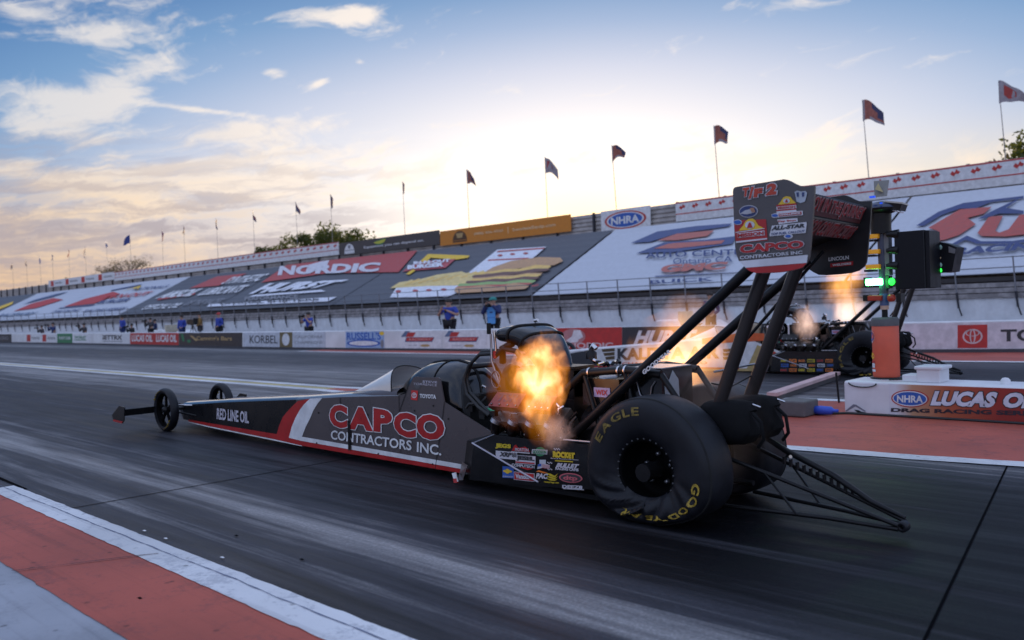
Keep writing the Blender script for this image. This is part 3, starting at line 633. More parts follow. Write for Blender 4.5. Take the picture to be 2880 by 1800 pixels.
topban(-25.5, -22.62, 4.92, 5.98, OFFW, 'white sign with a red and blue oval emblem on the top fence', lambda mb, f, T_, P_: nhra(P_, T_, .5, .5, .42, .4))
topban(-21.25, 4, 5.08, 5.95, OFFW, 'long white banner with red palm trees at the right of the stand', palms(38))

# ------------------------------------------------------------------ flags on tall poles behind the fence
FL = [(35, 738, 'n'), (74, 727, 'n'), (112, 720, 'l'), (147, 714, 'g'), (193, 700, 'r'), (239, 693, 'b'), (299, 675, 'l'), (365, 661, 'B'), (455, 645, 'p'), (516, 634, 'd'), (608, 614, 'b'), (711, 591, 'b'), (831, 567, 'b'), (929, 545, 'n'), (1132, 511, 'd'), (1312, 476, 'd'), (1532, 440, 'w'), (1720, 406, 'd'), (2007, 352, 'd'), (2425, 281, 'e'), (2808, 228, 'w')]
FC = {'n': (.05, .05, .12), 'l': (.3, .3, .42), 'g': (.2, .2, .3), 'r': (.35, .1, .1), 'b': (.07, .08, .16), 'B': (.03, .05, .22), 'p': (.25, .06, .12), 'd': (.34, .11, .075), 'w': (.45, .40, .40), 'e': (.34, .11, .08)}
FN = {'n': 'navy', 'l': 'pale lilac', 'g': 'grey', 'r': 'red', 'b': 'dark slate', 'B': 'blue', 'p': 'plum', 'd': 'dark maroon', 'w': 'pale', 'e': 'maroon and navy'}
PP = YP(33.4); POLE = M('thin pole', (.30, .28, .27), .5, .3)
for i, (x, y, c) in enumerate(FL):
    p = PP(x, y); t_ = thing('flagpole', '', 'flagpole', (p.x, 33.4, 4.5), 0, 'flags on thin poles along the top of the stand')
    h = p.z - 4.5; lean = -.10 if i < 17 else -.14 - .03 * (i - 17); k_ = 0
    if i >= 17: lean = -.25
    mb = MB(); mb.tube([(-lean, 0, 0), (0, 0, h)], [.022, .012], POLE, 6); mb.build('pole', t_)
    rev = -1 if c == 'B' else 1; wd = (1.05 if i > 12 else .95) * random.uniform(.9, 1.1); fh = .82; vs = []
    if c == 'n' and i == 13 or i == 14: wd *= .7
    for a in range(11):
        for b in range(7):
            u, v = a / 10, b / 6
            drop = (.62 + .3 * math.sin(i * 1.7)) * u * u * .8 + .25 * u
            vs.append((rev * wd * u * .92, .16 * math.sin(u * 5.2 + i * 1.3 + v) * u - .35 * u, h - .02 - fh * v * (1 - .48 * u * (1 + .4 * math.sin(i * 2.3))) - drop * fh + .05 * math.sin(u * 7 + i)))
    mb = MB(); fm = M('flag cloth ' + FN[c], FC[c], .7, var=.2); fs = [(a * 7 + b, a * 7 + b + 1, a * 7 + b + 8, a * 7 + b + 7) for a in range(10) for b in range(6)]
    if c in 'deb' or i in (0, 1, 13):
        f2 = M('flag cloth second ' + c, {'d': (.045, .045, .11), 'e': (.045, .045, .11), 'b': (.30, .10, .10), 'n': (.16, .06, .09)}[c], .7); f3 = M('flag cloth pale', (.34, .30, .32), .7)
        for q, f_ in enumerate(fs): mb.add([vs[k] for k in f_], [(0, 1, 2, 3)], f3 if (q % 6 == 5 and q // 6 > 2) or q // 6 == 0 else f2 if (q % 6 < 2 and q // 6 > 3) or (q // 6 > 6 and q % 6 < 4) else fm, True)
    else: mb.add(vs, fs, fm, True)
    em = M('flag emblem red', (.40, .05, .04), .7)
    if c == 'w':                                            # a printed emblem in the middle of the cloth
        for sgn in (-1, 1):
            q = [(vs[a * 7 + b][0], vs[a * 7 + b][1] + sgn * .012, vs[a * 7 + b][2]) for a, b in ((2, 1), (5, 1), (7, 2), (7, 4), (4, 5), (2, 4))]; mb.poly(q if sgn < 0 else q[::-1], em)
    mb.build('flag', t_)
    side = ['far left end of the stand', 'bare trees', 'left dark trees', 'charcoal banner', 'orange banner', 'round emblem sign', 'rear wing', 'right photo edge']
    t_['label'] = {20: 'pale flag with red emblem at the right edge, closest and largest', 19: 'maroon and navy flag flying above the start light tree', 18: 'dark maroon flag directly above the rear wing', 17: 'dark maroon flag right of the pale one, above the round emblem sign', 16: 'pale flag with a red emblem above the orange banner',
        15: 'dark maroon flag above the left end of the orange banner', 14: 'limp narrow dark flag above the charcoal banner', 13: 'limp slate navy flag right of the dark green trees', 12: 'dark slate flag above the biggest green tree', 11: 'dark slate flag left of the biggest green tree', 10: 'dark slate flag above the small green tree',
        9: 'dark maroon flag second left of the small green tree', 8: 'plum flag to the right of the bare trees', 7: 'blue flag blowing the other way, above the bare trees', 6: 'pale lilac flag just left of the reversed blue flag', 5: 'dark slate flag left of the bare trees, second from the blue one', 4: 'small red flag fifth from the left end', 3: 'small grey flag fourth from the left end', 2: 'tiny pale lilac flag third from the left end', 1: 'tiny navy flag second from the left end', 0: 'tiny navy flag leftmost of the row'}[i]

# ------------------------------------------------------------------ trees behind the stand
BARK = M('bark', (.06, .045, .035), .9)
def leafmat(name, col):
    m = bpy.data.materials.new(name); m.use_nodes = True; t = NT(m.node_tree); b = t.n['Principled BSDF']
    oi = t.new('ShaderNodeNewGeometry').outputs['Random Per Island']
    t.l.new(t.mix(oi, tuple(q * .55 for q in col), tuple(min(1, q * 1.7) for q in col)), b.inputs['Base Color']); b.inputs['Roughness'].default_value = .7
    tr = t.new('ShaderNodeBsdfTranslucent'); tr.inputs[0].default_value = (col[0] * 3.2, col[1] * 2.8, col[2] * 1.5, 1)
    mx = t.new('ShaderNodeMixShader'); mx.inputs[0].default_value = .5; t.l.new(b.outputs[0], mx.inputs[1]); t.l.new(tr.outputs[0], mx.inputs[2])
    t.l.new(mx.outputs[0], t.n['Material Output'].inputs[0]); return m
LEAF = leafmat('green leaves', (.045, .055, .012)); LEAFD = leafmat('olive leaves', (.035, .03, .012))
def tree(x, y, h, cw, ch, label, seed, leaf=LEAF, n=2600, bare=False, ls=.32):
    rnd = random.Random(seed); t_ = thing('tree', label, 'tree', (x, y, 0), 0, 'trees behind the grandstand')
    mb = MB(); cz = h - ch * .5
    mb.tube([(0, 0, 0), (.1, 0, cz * .6), (0, .1, cz + ch * .2)], [.28, .2, .07], BARK, 8)
    cl = []
    for k in range(22 if bare else 13):
        a = rnd.uniform(0, 6.28); r = rnd.uniform(.15, .85) ** .7; e = Vector((math.cos(a) * cw * .5 * r, math.sin(a) * cw * .5 * r, cz + ch * rnd.uniform(-.38, .46) * (1.1 - .5 * r)))
        st = Vector((0, 0, cz - ch * rnd.uniform(.1, .45))); mb.tube([st, st.lerp(e, .5) + Vector((0, 0, .15)), e], [.09, .05, .015], BARK, 5); cl.append((e, rnd.uniform(.5, 1.) * min(cw, ch) * .24))
        if bare:
            for q in range(7):
                d = Vector((rnd.gauss(0, 1), rnd.gauss(0, 1), rnd.uniform(.1, 1.4))) * .55; s0 = st.lerp(e, rnd.uniform(.4, 1)); mb.tube([s0, s0 + d], [.02, .006], BARK, 4)
    mb.build('trunk', t_)
    mb = MB(); vs = []
    for k in range(n):
        c, r = rnd.choice(cl); d = Vector((rnd.gauss(0, 1), rnd.gauss(0, 1), rnd.gauss(0, .8))); d.normalize(); p = c + d * r * rnd.uniform(.3, 1.12) ** .6
        a = Vector((rnd.gauss(0, 1), rnd.gauss(0, 1), rnd.gauss(0, 1))).normalized(); b = a.cross(d).normalized(); s = ls * rnd.uniform(.5, 1.1)
        vs += [p - a * s * .5, p + b * s * .3, p + a * s * .5, p - b * s * .3]
    mb.add(vs, [(4 * k, 4 * k + 1, 4 * k + 2, 4 * k + 3) for k in range(n)], leaf); mb.build('crown', t_)
def treeat(px, py, Y, cw, ch, *a, **k):
    p = YP(Y)(px, py); tree(p.x, Y, p.z, cw, ch, *a, **k)
treeat(884, 641, 44, 5.2, 5.0, 'dark green tree, left of the pair behind the charcoal banner', 3, n=3200)
treeat(968, 637, 44, 6.4, 5.4, 'biggest dark green tree, right of the pair behind the charcoal banner', 5, n=3800)
treeat(803, 679, 43, 5.5, 3.6, 'small green tree just left of the tall pair', 8, n=2200)
treeat(1020, 662, 45, 5.0, 4.0, 'low dark green tree half hidden behind the charcoal banner', 17, n=1800)
treeat(360, 716, 52, 8.5, 5.0, 'bare brown tree behind the left of the stand, right of its pair', 11, LEAFD, 1500, True, .22)
treeat(305, 735, 50, 6.0, 3.4, 'smaller bare brown tree, left of its pair', 12, LEAFD, 900, True, .22)
treeat(180, 776, 60, 4, 3, 'small green bush top peeking over the left end of the stand', 14, n=500)
treeat(2890, 392, 40, 4.6, 4.2, 'olive tree at the right photo edge behind the palm banner', 21, LEAF, 2600)
treeat(2835, 432, 40, 3.4, 3.0, 'thin olive tree beside the one at the right photo edge', 22, LEAFD, 1200)

# ------------------------------------------------------------------ dragsters (local axes: x forward, y to the car's left, z up)
CHROME = M('polished metal', (.6, .6, .62), .16, 1.); RIMM = M('black rim', (.003, .003, .0035), .55, 0., .04); BOLT = M('rim bolt', (.07, .07, .075), .45, .5)
CARB = M('black carbon', (.008, .008, .009), .2, spec=.3, coat=.5); HOSE = M('black hose', (.012, .012, .012), .5); HEAD = M('bare aluminium head', (.30, .27, .24), .4, .8)
SHADE = M('inner black', (.006, .006, .006), .8); NYL = M('black nylon', (.007, .007, .008), .85, spec=.2, bump=.3)
def lerp1(tab, x):
    tab = sorted(tab)
    if x <= tab[0][0]: return tab[0][1]
    for (a, p), (b, q) in zip(tab, tab[1:]):
        if x <= b: return p + (q - p) * (x - a) / (b - a)
    return tab[-1][1]
ZT = [(8.0, .27), (7.7, .318), (6.4, .425), (4.8, .54), (4.3, .582), (3.9, .615), (2.9, .678)]; ZB = [(8.0, .20), (7.7, .128), (6.8, .112), (4.6, .07), (2, .052)]
def vw(u): return .33 - .028 * (u - 2) if u < 7.7 else .17 - (u - 7.7) * .33
def CPl(n, p, org): return Plane((-n[0], -n[1], n[2]), (org[0] - p[0], org[1] - p[1], p[2]), carinv(*org))
NEAR, FAR = (-3.25, 5.2), (-6.0, 15.75)
SIDE = lambda org: CPl((.028, 1, 0), (2, .33, 0), org)
WV = .56; WPL = CPl((0, 1, 0), (0, WV, 0), NEAR); wsk = lambda v: (WV - v) * .098
EPL = [WPL(x, y) for x, y in ((2061, 540), (2062, 532), (2066, 527), (2073, 525), (2193, 506), (2203, 504), (2212, 505), (2222, 509), (2237, 517), (2251, 523), (2262, 524), (2291, 522), (2289, 567), (2278, 701), (2275, 725), (2268, 740), (2251, 754), (2225, 762), (2193, 766), (2150, 769), (2126, 768), (2107, 758), (2090, 745), (2078, 734), (2070, 712), (2067, 691))]
AXZ = .345
SWP = [(.205, .16), (.225, .185), (.245, .198), (.27, .21), (.30, .219), (.33, .224), (.36, .226), (.39, .226), (.415, .223), (.435, .218), (.45, .21), (.462, .20), (.478, .178), (.486, .15), (.492, .10), (.495, 0)]
SWP = [(r, h * .80) for r, h in SWP]
TYP = [(r, h) for r, h in SWP] + [(r, -h) for r, h in SWP[::-1][1:]]
def squat(cv, sgn):                                            # the launched tyre: squashed foot, wrinkled side wall
    def fn(p):
        dz = p.z - AXZ; du = p.x; r = math.hypot(du, dz); th = math.atan2(du, dz)          # 0 = top, +ve towards the nose
        q = Vector(p)
        if dz < 0:
            t = min(1, -dz / .495); q.z = AXZ + dz * (1 - .303 * min(1, t * 1.15) ** .6); q.x = du * (1 + .05 * t); q.y = cv + (p.y - cv) * (1 + .10 * t * t)
            q.z = max(q.z, .012 + .0)
        out = (p.y - cv) * sgn
        low = max(0, -math.cos(th)) ** .8
        if out > .09 and .22 < r < .48 and low > 0:
            side = 1.0 if th > 0 else .75
            w = math.sin((r - .22) / .26 * math.pi) ** .7
            ph = abs(th) * 11 + (r - .2) * (30 if th > 0 else -24)
            tw = low ** 1.4 * w * side; fold = 1 - abs(math.sin(ph * .5)) ** .6; q.y += sgn * tw * (.062 * (fold - .35) + .014 * math.sin(ph * 1.7 + 1)); q.x += .02 * tw * math.sin(ph)
        return q
    return fn
def rear_wheel(root, cv, sgn, letters, ux=0.):
    t_ = None; f = squat(cv, sgn)
    mb = MB(); mb.lathe([(r, h * sgn) for r, h in TYP], (0, cv, AXZ), (0, 1, 0), RUB, 200, True, f)
    for rr, hh in ((.4795, .136),):                               # moulded shoulder line
        mb.lathe([(rr - .004, (hh + .006) * sgn), (rr + .006, (hh + .004) * sgn), (rr + .008, (hh - .006) * sgn), (rr, (hh - .012) * sgn)], (0, cv, AXZ), (0, 1, 0), SHADE, 200, True, f)
    def arc(s, a0, a1, r0, r1, m=YEL):                                # lettering that follows the side wall; angles clockwise from the top as seen from outside
        tot = 0; ws = []
        for c in s:
            v_, _ = txt(c, .03); w = max(q[0] for q in v_) - min(q[0] for q in v_); ws.append(w + .12)
        tot = sum(ws); x = 0
        for c, w in zip(s, ws):
            v_, f_ = txt(c, .03); x0 = min(q[0] for q in v_); y0 = min(q[1] for q in v_); hh = max(q[1] for q in v_) - y0; out = []
            for qx, qy in v_:
                an = R(a0 + (a1 - a0) * (x + .06 + qx - x0) / tot); r = r0 + (r1 - r0) * (qy - y0) / hh
                p = Vector((-sgn * math.sin(an) * r, cv + sgn * (lerp1(SWP, r) + .0), AXZ + math.cos(an) * r)); p = f(p); p.y += sgn * .005; out.append(p)
            mb.add(out, f_, m); x += w
    if letters: 
        for s, a0, a1 in letters: arc(s, a0, a1, .375, .43, M('worn yellow lettering', (.20, .14, .025), .65, var=.5, scale=50) if s == 'EAGLE' else YEL)
    ty = mb.build('tyre'); 
    mb = MB(); o = sgn
    mb.lathe([(.232, .115 * o), (.232, .137 * o), (.205, .143 * o), (.196, .13 * o), (.192, -.02 * o), (.15, -.04 * o), (.07, -.03 * o), (.05, .02 * o), (.03, .035 * o), (.0, .035 * o)], (0, cv, AXZ), (0, 1, 0), RIMM, 64)
    mb.lathe([(.232, -.115 * o), (.2, -.137 * o), (.19, -.1 * o), (.1, -.08 * o), (0, -.08 * o)], (0, cv, AXZ), (0, 1, 0), RIMM, 48)
    for k in range(28):
        a = 2 * math.pi * k / 28; c = Vector((math.cos(a) * .2185, cv + o * .141, AXZ + math.sin(a) * .2185)); mb.lathe([(.0075, 0), (.0075, .008), (.004, .011), (0, .011)], c, (0, o, 0), BOLT, 8)
    for k in range(5):
        a = 2 * math.pi * k / 5 + .3; c = Vector((math.cos(a) * .1, cv - o * .03, AXZ + math.sin(a) * .1)); mb.lathe([(.014, 0), (.014, .03), (0, .03)], c, (0, o, 0), STEEL, 8)
    rim = mb.build('rim')
    w_ = bpy.data.objects.new('rear_wheel', None); COL.objects.link(w_); w_.location.x = ux; w_.parent = root; w_.empty_display_size = .1
    ty.parent = w_; rim.parent = w_; return w_
def front_wheel(root, cv, sgn):
    w_ = bpy.data.objects.new('front_wheel', None); COL.objects.link(w_); w_.parent = root; w_.empty_display_size = .1; c = (7.68, cv, .281)
    pr = [(.215, .035)] + [(.248 + .034 * math.cos(R(q)), .055 * math.sin(R(q))) for q in range(100, -101, -20)] + [(.215, -.035)]
    mb = MB(); mb.lathe([(r, h * sgn) for r, h in pr], c, (0, 1, 0), RUB, 48)
    for a in (-58, 122):
        for k in range(5):
            an = R(a + k * 11); p = Vector((c[0] - math.sin(an) * .245, cv + sgn * .057, c[2] + math.cos(an) * .245)); d = Vector((-math.cos(an), 0, -math.sin(an)))
            mb.bar(p - d * .015, p + d * .015, .002, .03, YEL, (0, 1, 0))
    mb.build('tyre', w_)
    mb = MB(); mb.lathe([(.218, .03), (.222, .038), (.205, .034), (.198, .0), (.205, -.034), (.222, -.038), (.218, -.03)], c, (0, 1, 0), RIMM, 48)
    mb.lathe([(.0, .05 * sgn), (.03, .05 * sgn), (.05, .02 * sgn), (.05, -.03 * sgn), (0, -.03 * sgn)], c, (0, 1, 0), BLKM, 20)
    for k in range(5):
        a = R(72 * k + 20); d = Vector((math.cos(a), 0, math.sin(a))); mb.bar(Vector(c) + d * .035, Vector(c) + d * .205, .045, .02, RIMM, (0, 1, 0))
    mb.build('rim', w_)
def dragster(org, sc, label):
    root = thing('dragster', label, 'race car', (org[0], org[1], 0), math.pi, 'dragsters launching in the two lanes')
    near = sc['near']; BM = sc['body']; FM_ = sc['front']
    # body shell
    mb = MB(); us = [8.0, 7.85, 7.7, 7.2, 6.4, 5.6, 4.8, 4.3, 3.9, 3.4, 2.95]; secs = []
    for u in us:
        w = vw(u); zt = lerp1(ZT, u); zb = lerp1(ZB, u); cr = .042 if u < 7.8 else .008
        secs.append([Vector((u, y * w, z)) for y, z in ((1, zb), (1, zt), (.93, zt + cr * .42), (.6, zt + cr * .85), (0, zt + cr), (-.6, zt + cr * .95), (-.93, zt + cr * .75), (-1, zt), (-1, zb))])
    split = 4.79 if near else 9
    for i in range(len(us) - 1):
        m_ = FM_ if (us[i] + us[i + 1]) / 2 > split else BM
        mb.loft([q[:2] for q in secs[i:i + 2]], m_, closed=False, caps=False, smooth=False); mb.loft([q[7:] for q in secs[i:i + 2]], m_, closed=False, caps=False, smooth=False); mb.loft([q[1:8] for q in secs[i:i + 2]], (TOPB if m_ is FM_ else TOPG) if near else FW, closed=False, caps=False)
        mb.loft([[q[0], q[8]] for q in secs[i:i + 2]], m_, closed=False, caps=False, smooth=False)
    mb.poly(secs[0], FM_); mb.poly(secs[-1][::-1], SHADE); secs = None
    # raised cowl in front of the windscreen
    cs = []
    for u, hh, ww in ((4.1, .004, .2), (3.8, .03, .25), (3.4, .055, .285), (3.0, .075, .30)):
        z = lerp1(ZT, u) + .02; cs.append([Vector((u, ww * math.cos(R(q)), z - .03 + (hh + .03) * math.sin(R(q)) ** .6)) for q in range(0, 181, 15)])
    mb.loft(cs, BM, closed=False, caps=False)
    mb.build('body', root)
    if near or True:
        pass
    deco = MB(); S_ = SIDE(org); sc['side'](deco, S_); deco.build('side_graphics', root)
    # cockpit sides
    cp = [(2.97, .058), (2.97, .676), (2.86, .70), (2.735, .85), (2.71, .858), (2.38, .862), (2.36, .855), (2.31, .65), (1.69, .425), (1.95, .315), (2.075, .055)]
    for s in (1, -1):
        mb = MB(); pts = [Vector((u, s * (vw(u) - .0), z)) for u, z in cp]; mb.prism(pts if s < 0 else pts[::-1], (0, -s * .012, 0), BM); mb.build('cockpit_side', root)
    mb = MB(); mb.box((2.0, -.3, .06), (2.95, .3, .1), SHADE); mb.box((2.02, -.29, .1), (2.1, .29, .72), SHADE); mb.build('cockpit_tub', root)
    # windscreen
    gl = bpy.data.materials.get('windscreen') or M('windscreen', (.82, .80, .76), .12, spec=.9, var=.02)
    if 'wsdone' not in gl:
        t = NT(gl.node_tree); b = t.n['Principled BSDF']; tr = t.new('ShaderNodeBsdfTransparent'); tr.inputs[0].default_value = (.86, .87, .88, 1)
        fz = t.new('ShaderNodeLayerWeight'); fz.inputs[0].default_value = .45; mx = t.new('ShaderNodeMixShader')
        t.l.new(t.m('ADD', t.m('MULTIPLY', fz.outputs['Facing'], .6), .45, None, True), mx.inputs[0]); t.l.new(tr.outputs[0], mx.inputs[1]); t.l.new(b.outputs[0], mx.inputs[2]); t.l.new(mx.outputs[0], t.n['Material Output'].inputs[0]); gl['wsdone'] = 1
    mb = MB(); ws = []
    for k in range(11):
        s = k / 10; row = []
        for q in range(0, 181, 12):
            a = R(q); w = .08 + .20 * s ** .7; u = 3.96 - (.86 - .17 * math.sin(a) ** 2) * s; z0 = .655 + .045 * s; row.append(Vector((u, w * math.cos(a), z0 + .225 * s * math.sin(a) ** .8)))
        ws.append(row)
    mb.loft(ws, gl, closed=False, caps=False); mb.tube(ws[-1], .006, BLKM, 6); mb.build('windscreen', root)
    # canopy over the roll cage
    CM = sc['canopy']; mb = MB(); cs = []
    for u, zt, w in ((3.06, .80, .14), (2.98, .865, .20), (2.88, .925, .245), (2.75, .968, .275), (2.6, .988, .285), (2.4, .992, .285), (2.28, .965, .28), (2.20, .90, .27), (2.16, .80, .262), (2.14, .62, .26)):
        cs.append([Vector((u + .10 * (1 - math.sin(R(q))) * (1 if u > 2.5 else 0), w * math.cos(R(q)), .60 + (zt - .60) * max(0, math.sin(R(q))) ** .62)) for q in range(0, 181, 12)])
    mb.loft(cs, CM, closed=False, caps=False); mb.poly(cs[-1], SHADE)
    mb.tube([q[8 - 1] + Vector((0, 0, .004)) for q in cs], .012, BLKM, 6)
    cc = [Vector((2.52, .288 * math.cos(R(q)), .60 + .394 * max(0, math.sin(R(q))) ** .62)) for q in range(0, 181, 9)]; mb.tube(cc, .006, SHADE, 6)
    mb.build('canopy', root)
    mb = MB(); mb.tube([(2.14, .24, .2), (2.14, .24, .8), (2.16, .15, .95), (2.16, -.15, .95), (2.14, -.24, .8), (2.14, -.24, .2)], .025, BLKM); mb.build('roll_hoop', root)
    # nose wing
    mb = MB()
    for s in (1, -1):
        A = []
        for v in (.1, .83):
            A.append([Vector((8.14, s * v, .212)), Vector((8.10, s * v, .235)), Vector((7.92, s * v, .325)), Vector((7.90, s * v, .318)), Vector((8.08, s * v, .215))])
        mb.loft(A, BLKM, smooth=False)
        mb.prism([(8.30, s * .84, .225), (8.26, s * .84, .145), (7.98, s * .84, .135), (7.92, s * .84, .17), (7.88, s * .84, .35), (8.05, s * .84, .36)], (0, s * .012, 0), BLKM)
        mb.prism([(8.26, s * .843, .146), (8.25, s * .843, .17), (7.95, s * .843, .162), (7.98, s * .843, .136)], (0, s * .013, 0), RED)
    mb.build('nose_wing', root)
    mb = MB(); mb.tube([(7.68, .4, .28), (7.68, -.4, .28)], .022, BLKM, 8)
    for s in (1, -1):
        mb.tube([(7.3, s * .17, .2), (7.66, s * .38, .27)], .012, BLKM, 6); mb.tube([(7.4, s * .18, .33), (7.6, s * .36, .34)], .012, CHROME, 6)
    mb.build('front_axle', root)
    front_wheel(root, .40, 1); front_wheel(root, -.36, -1)
    # lower sticker panel and the splash plate in front of it
    LPV = .48
    mb = MB(); lp = [(1.79, .36), (1.54, .45), (1.12, .445), (.66, .455), (.5, .44), (.5, .14), (.9, .105), (1.85, .055)]
    for s in (1, -1): mb.prism([Vector((u, s * LPV, z)) for u, z in (lp if s < 0 else lp[::-1])], (0, -s * .012, 0), CARB)
    mb.poly([(2.03, .33, .34), (1.79, .48, .36), (1.85, .48, .055), (2.09, .33, .055)], BLKM); mb.poly([(2.03, -.33, .34), (2.09, -.33, .055), (1.85, -.48, .055), (1.79, -.48, .36)], BLKM)
    mb.poly([(2.03, .325, .345), (1.79, .475, .365), (1.54, .475, .455), (1.69, .325, .43)], BLKM)
    mb.box((.3, -.44, .05), (2.0, .44, .085), CARB)
    mb.tube([(1.80, .485, .362), (1.08, .492, .13)], .008, M('pale rod', (.45, .44, .5), .35, .5), 6); mb.tube([(1.79, .482, .362), (1.54, .482, .452)], .007, STEEL, 6); mb.tube([(.82, .485, .47), (.5, .485, .475)], .008, STEEL, 6)
    mb.prism([(2.09, .335, .15), (2.06, .40, .06), (2.02, .46, .02), (1.94, .47, .035), (1.88, .47, .16)], (-.01, .012, .012), GREYP)
    mb.prism([(2.07, .465, .085), (2.03, .478, .02), (1.99, .478, .025), (2.03, .465, .095)], (0, .012, 0), OFFW); mb.prism([(2.045, .472, .045), (2.03, .48, .012), (1.99, .48, .018), (2.005, .472, .05)], (0, .016, 0), RED)
    mb.build('lower_panel', root)
    st = MB(); sc['stick'](st, CPl((0, 1, 0), (0, LPV + .001, 0), org)); st.build('stickers', root)
    # engine
    rnd = random.Random(4)
    mb = MB(); mb.box((.95, -.2, .12), (1.72, .2, .52), SHADE); mb.box((.98, -.16, .5), (1.66, .16, .72), BLKM)
    for s in (1, -1):
        mt = Matrix.Translation((1.32, s * .26, .55)) @ Matrix.Rotation(-s * R(38), 4, 'X'); mb.box((-.36, -.10, -.11), (.36, .10, .07), HEAD, mt)
        for k in range(26):
            p = mt @ Vector((rnd.uniform(-.36, .36), s * rnd.uniform(.08, .115), rnd.uniform(-.1, .06))); mb.lathe([(.012, 0), (.012, .02), (0, .022)], p, (0, s, .3), CHROME if k % 3 else BLKM, 7)
    for k in range(46):
        p = Vector((rnd.uniform(.75, 2.0), rnd.choice((-1, 1)) * rnd.uniform(.2, .36), rnd.uniform(.35, .8))); d = Vector((rnd.uniform(-.1, .1), rnd.uniform(-.05, .05), rnd.uniform(-.12, .1)))
        mb.tube([p, p + d * .6 + Vector((0, .02, .02)), p + d], rnd.uniform(.006, .014), rnd.choice((BLKM, HOSE, BLKM, CHROME)), 6)
    for k in range(16):
        p = Vector((rnd.uniform(1.6, 2.0), rnd.uniform(.1, .36), rnd.uniform(.4, .72))); mb.box(p - Vector((.03, .02, .02)), p + Vector((.03, .02, rnd.uniform(.0, .05))), rnd.choice((BLKM, SHADE, BLKM, STEEL)))
    mb.tube([(1.72, .30, .60), (1.78, .31, .62), (1.86, .30, .60)], .012, M('green hose', (.05, .45, .2), .4), 6); mb.lathe([(.03, 0), (.03, .06), (.0, .06)], (1.62, .34, .64), (1, 0, .2), RED, 10)
    mb.lathe([(.10, 0), (.12, .02), (.12, .05), (.10, .07), (0, .07)], (1.75, 0, .86), (1, 0, 0), BLKM, 28); mb.lathe([(.07, 0), (.09, .02), (.09, .05), (.07, .07), (0, .07)], (1.75, 0, .42), (1, 0, 0), BLKM, 28)
    for y in (.09, -.09): mb.bar((1.79, y, .42), (1.79, y * 1.3, .86), .012, .06, HOSE, (1, 0, 0))
    mb.build('engine_block', root)
    VC = M('anodised red cover', (.26, .045, .04), .3, .5) if near else M('black cover', (.015, .014, .014), .35, .4)
    for s in (1, -1):
        for a, b in ((1.30, 1.64), (.98, 1.22)):
            mt = Matrix.Translation(((a + b) / 2, s * .355, .695)) @ Matrix.Rotation(-s * R(42), 4, 'X'); m2 = MB(); hw = (b - a) / 2
            m2.prism([mt @ Vector(q) for q in ((-hw, -.075, -.02), (hw, -.075, -.02), (hw * .95, -.06, .05), (-hw * .95, -.06, .05))], (mt.to_3x3() @ Vector((0, .15, 0))), VC)
            for q in range(4):
                m2.lathe([(.01, 0), (.01, .012), (0, .014)], mt @ Vector((-hw * .8 + q * hw * .53, s * .07, .045)), mt.to_3x3() @ Vector((0, 0, 1)), CHROME, 7)
            if near and s > 0: m2.text('TSR' if a > 1.2 else 'MLR', mt @ Vector((hw * .7, .04, .052)), mt @ Vector((-hw * .7, .04, .052)), mt @ Vector((-hw * .7, -.05, .052)), mt @ Vector((hw * .7, -.05, .052)), M('dark plum print', (.10, .02, .05), .4), .04)
            bevel(m2.build('valve_cover', root), .008)
    for s in (1, -1):                                        # open exhaust pipes, swept out and up
        for k in range(4):
            u = 1.60 - k * .185; mb = MB(); pp = [(u, s * .30, .50), (u - .01, s * .40, .475), (u - .04, s * .455, .475), (u - .08, s * .49, .52), (u - .12, s * .515, .575)]
            mb.tube(pp, [.036, .036, .037, .038, .039], M('heat stained pipe', (.03, .02, .018), .4, .6), 12); mb.tube([Vector(pp[-1]) - Vector((-.012, -s * .008, .022)), Vector(pp[-1]) + Vector((-.001, 0, .004))], .042, STEEL, 12); mb.build('exhaust_pipe', root)
    mb = MB()
    for k in range(9): mb.box((.98 + k * .07, -.165, .74), (1.01 + k * .07, .165, .95), BLKM)
    mb.box((.98, -.15, .72), (1.60, .15, .945), BLKM); mb.box((1.0, -.13, .955), (1.55, .13, .975), BLKM); mb.build('supercharger', root)
    # injector scoop: curved horn with two straps
    mb = MB(); kp = [(1.735, 1.258, .034, .25), (1.728, 1.260, .047, .278), (1.705, 1.262, .054, .292), (1.655, 1.264, .058, .292), (1.59, 1.258, .062, .28), (1.53, 1.236, .067, .262), (1.475, 1.20, .072, .242), (1.425, 1.152, .075, .22), (1.385, 1.095, .076, .198), (1.35, 1.035, .077, .178), (1.325, .97, .078, .16)]
    path = [((a_, b_), c_, d_) for a_, b_, c_, d_ in [(k_[0] - .03, k_[1] - .032, k_[2], k_[3]) for k_ in kp]]
    secs = []
    for i, ((u, z), hh, ww) in enumerate(path):
        a = Vector(path[max(i - 1, 0)][0]); b = Vector(path[min(i + 1, len(path) - 1)][0]); d = (b - a).normalized(); n = Vector((-d.y, d.x))
        if n.y < 0: n = -n
        row = []
        for q in range(0, 360, 12):
            c, s = math.cos(R(q)), math.sin(R(q)); cc = abs(c) ** .55 * (1 if c >= 0 else -1); ss = abs(s) ** .75 * (1 if s >= 0 else -1); row.append(Vector((u + n.x * hh * ss * 1.25, ww * cc, z + n.y * hh * ss * 1.25)))
        secs.append(row)
    mb.loft(secs, CARB, caps=False); ctr = lambda q: sum(q, Vector()) / len(q)
    inn = [[ctr(q) + (p - ctr(q)) * .9 for p in q] for q in (secs[0], secs[4])]; mb.loft([secs[0], inn[0], inn[1]], SHADE, caps=False); mb.poly(inn[1], SHADE)
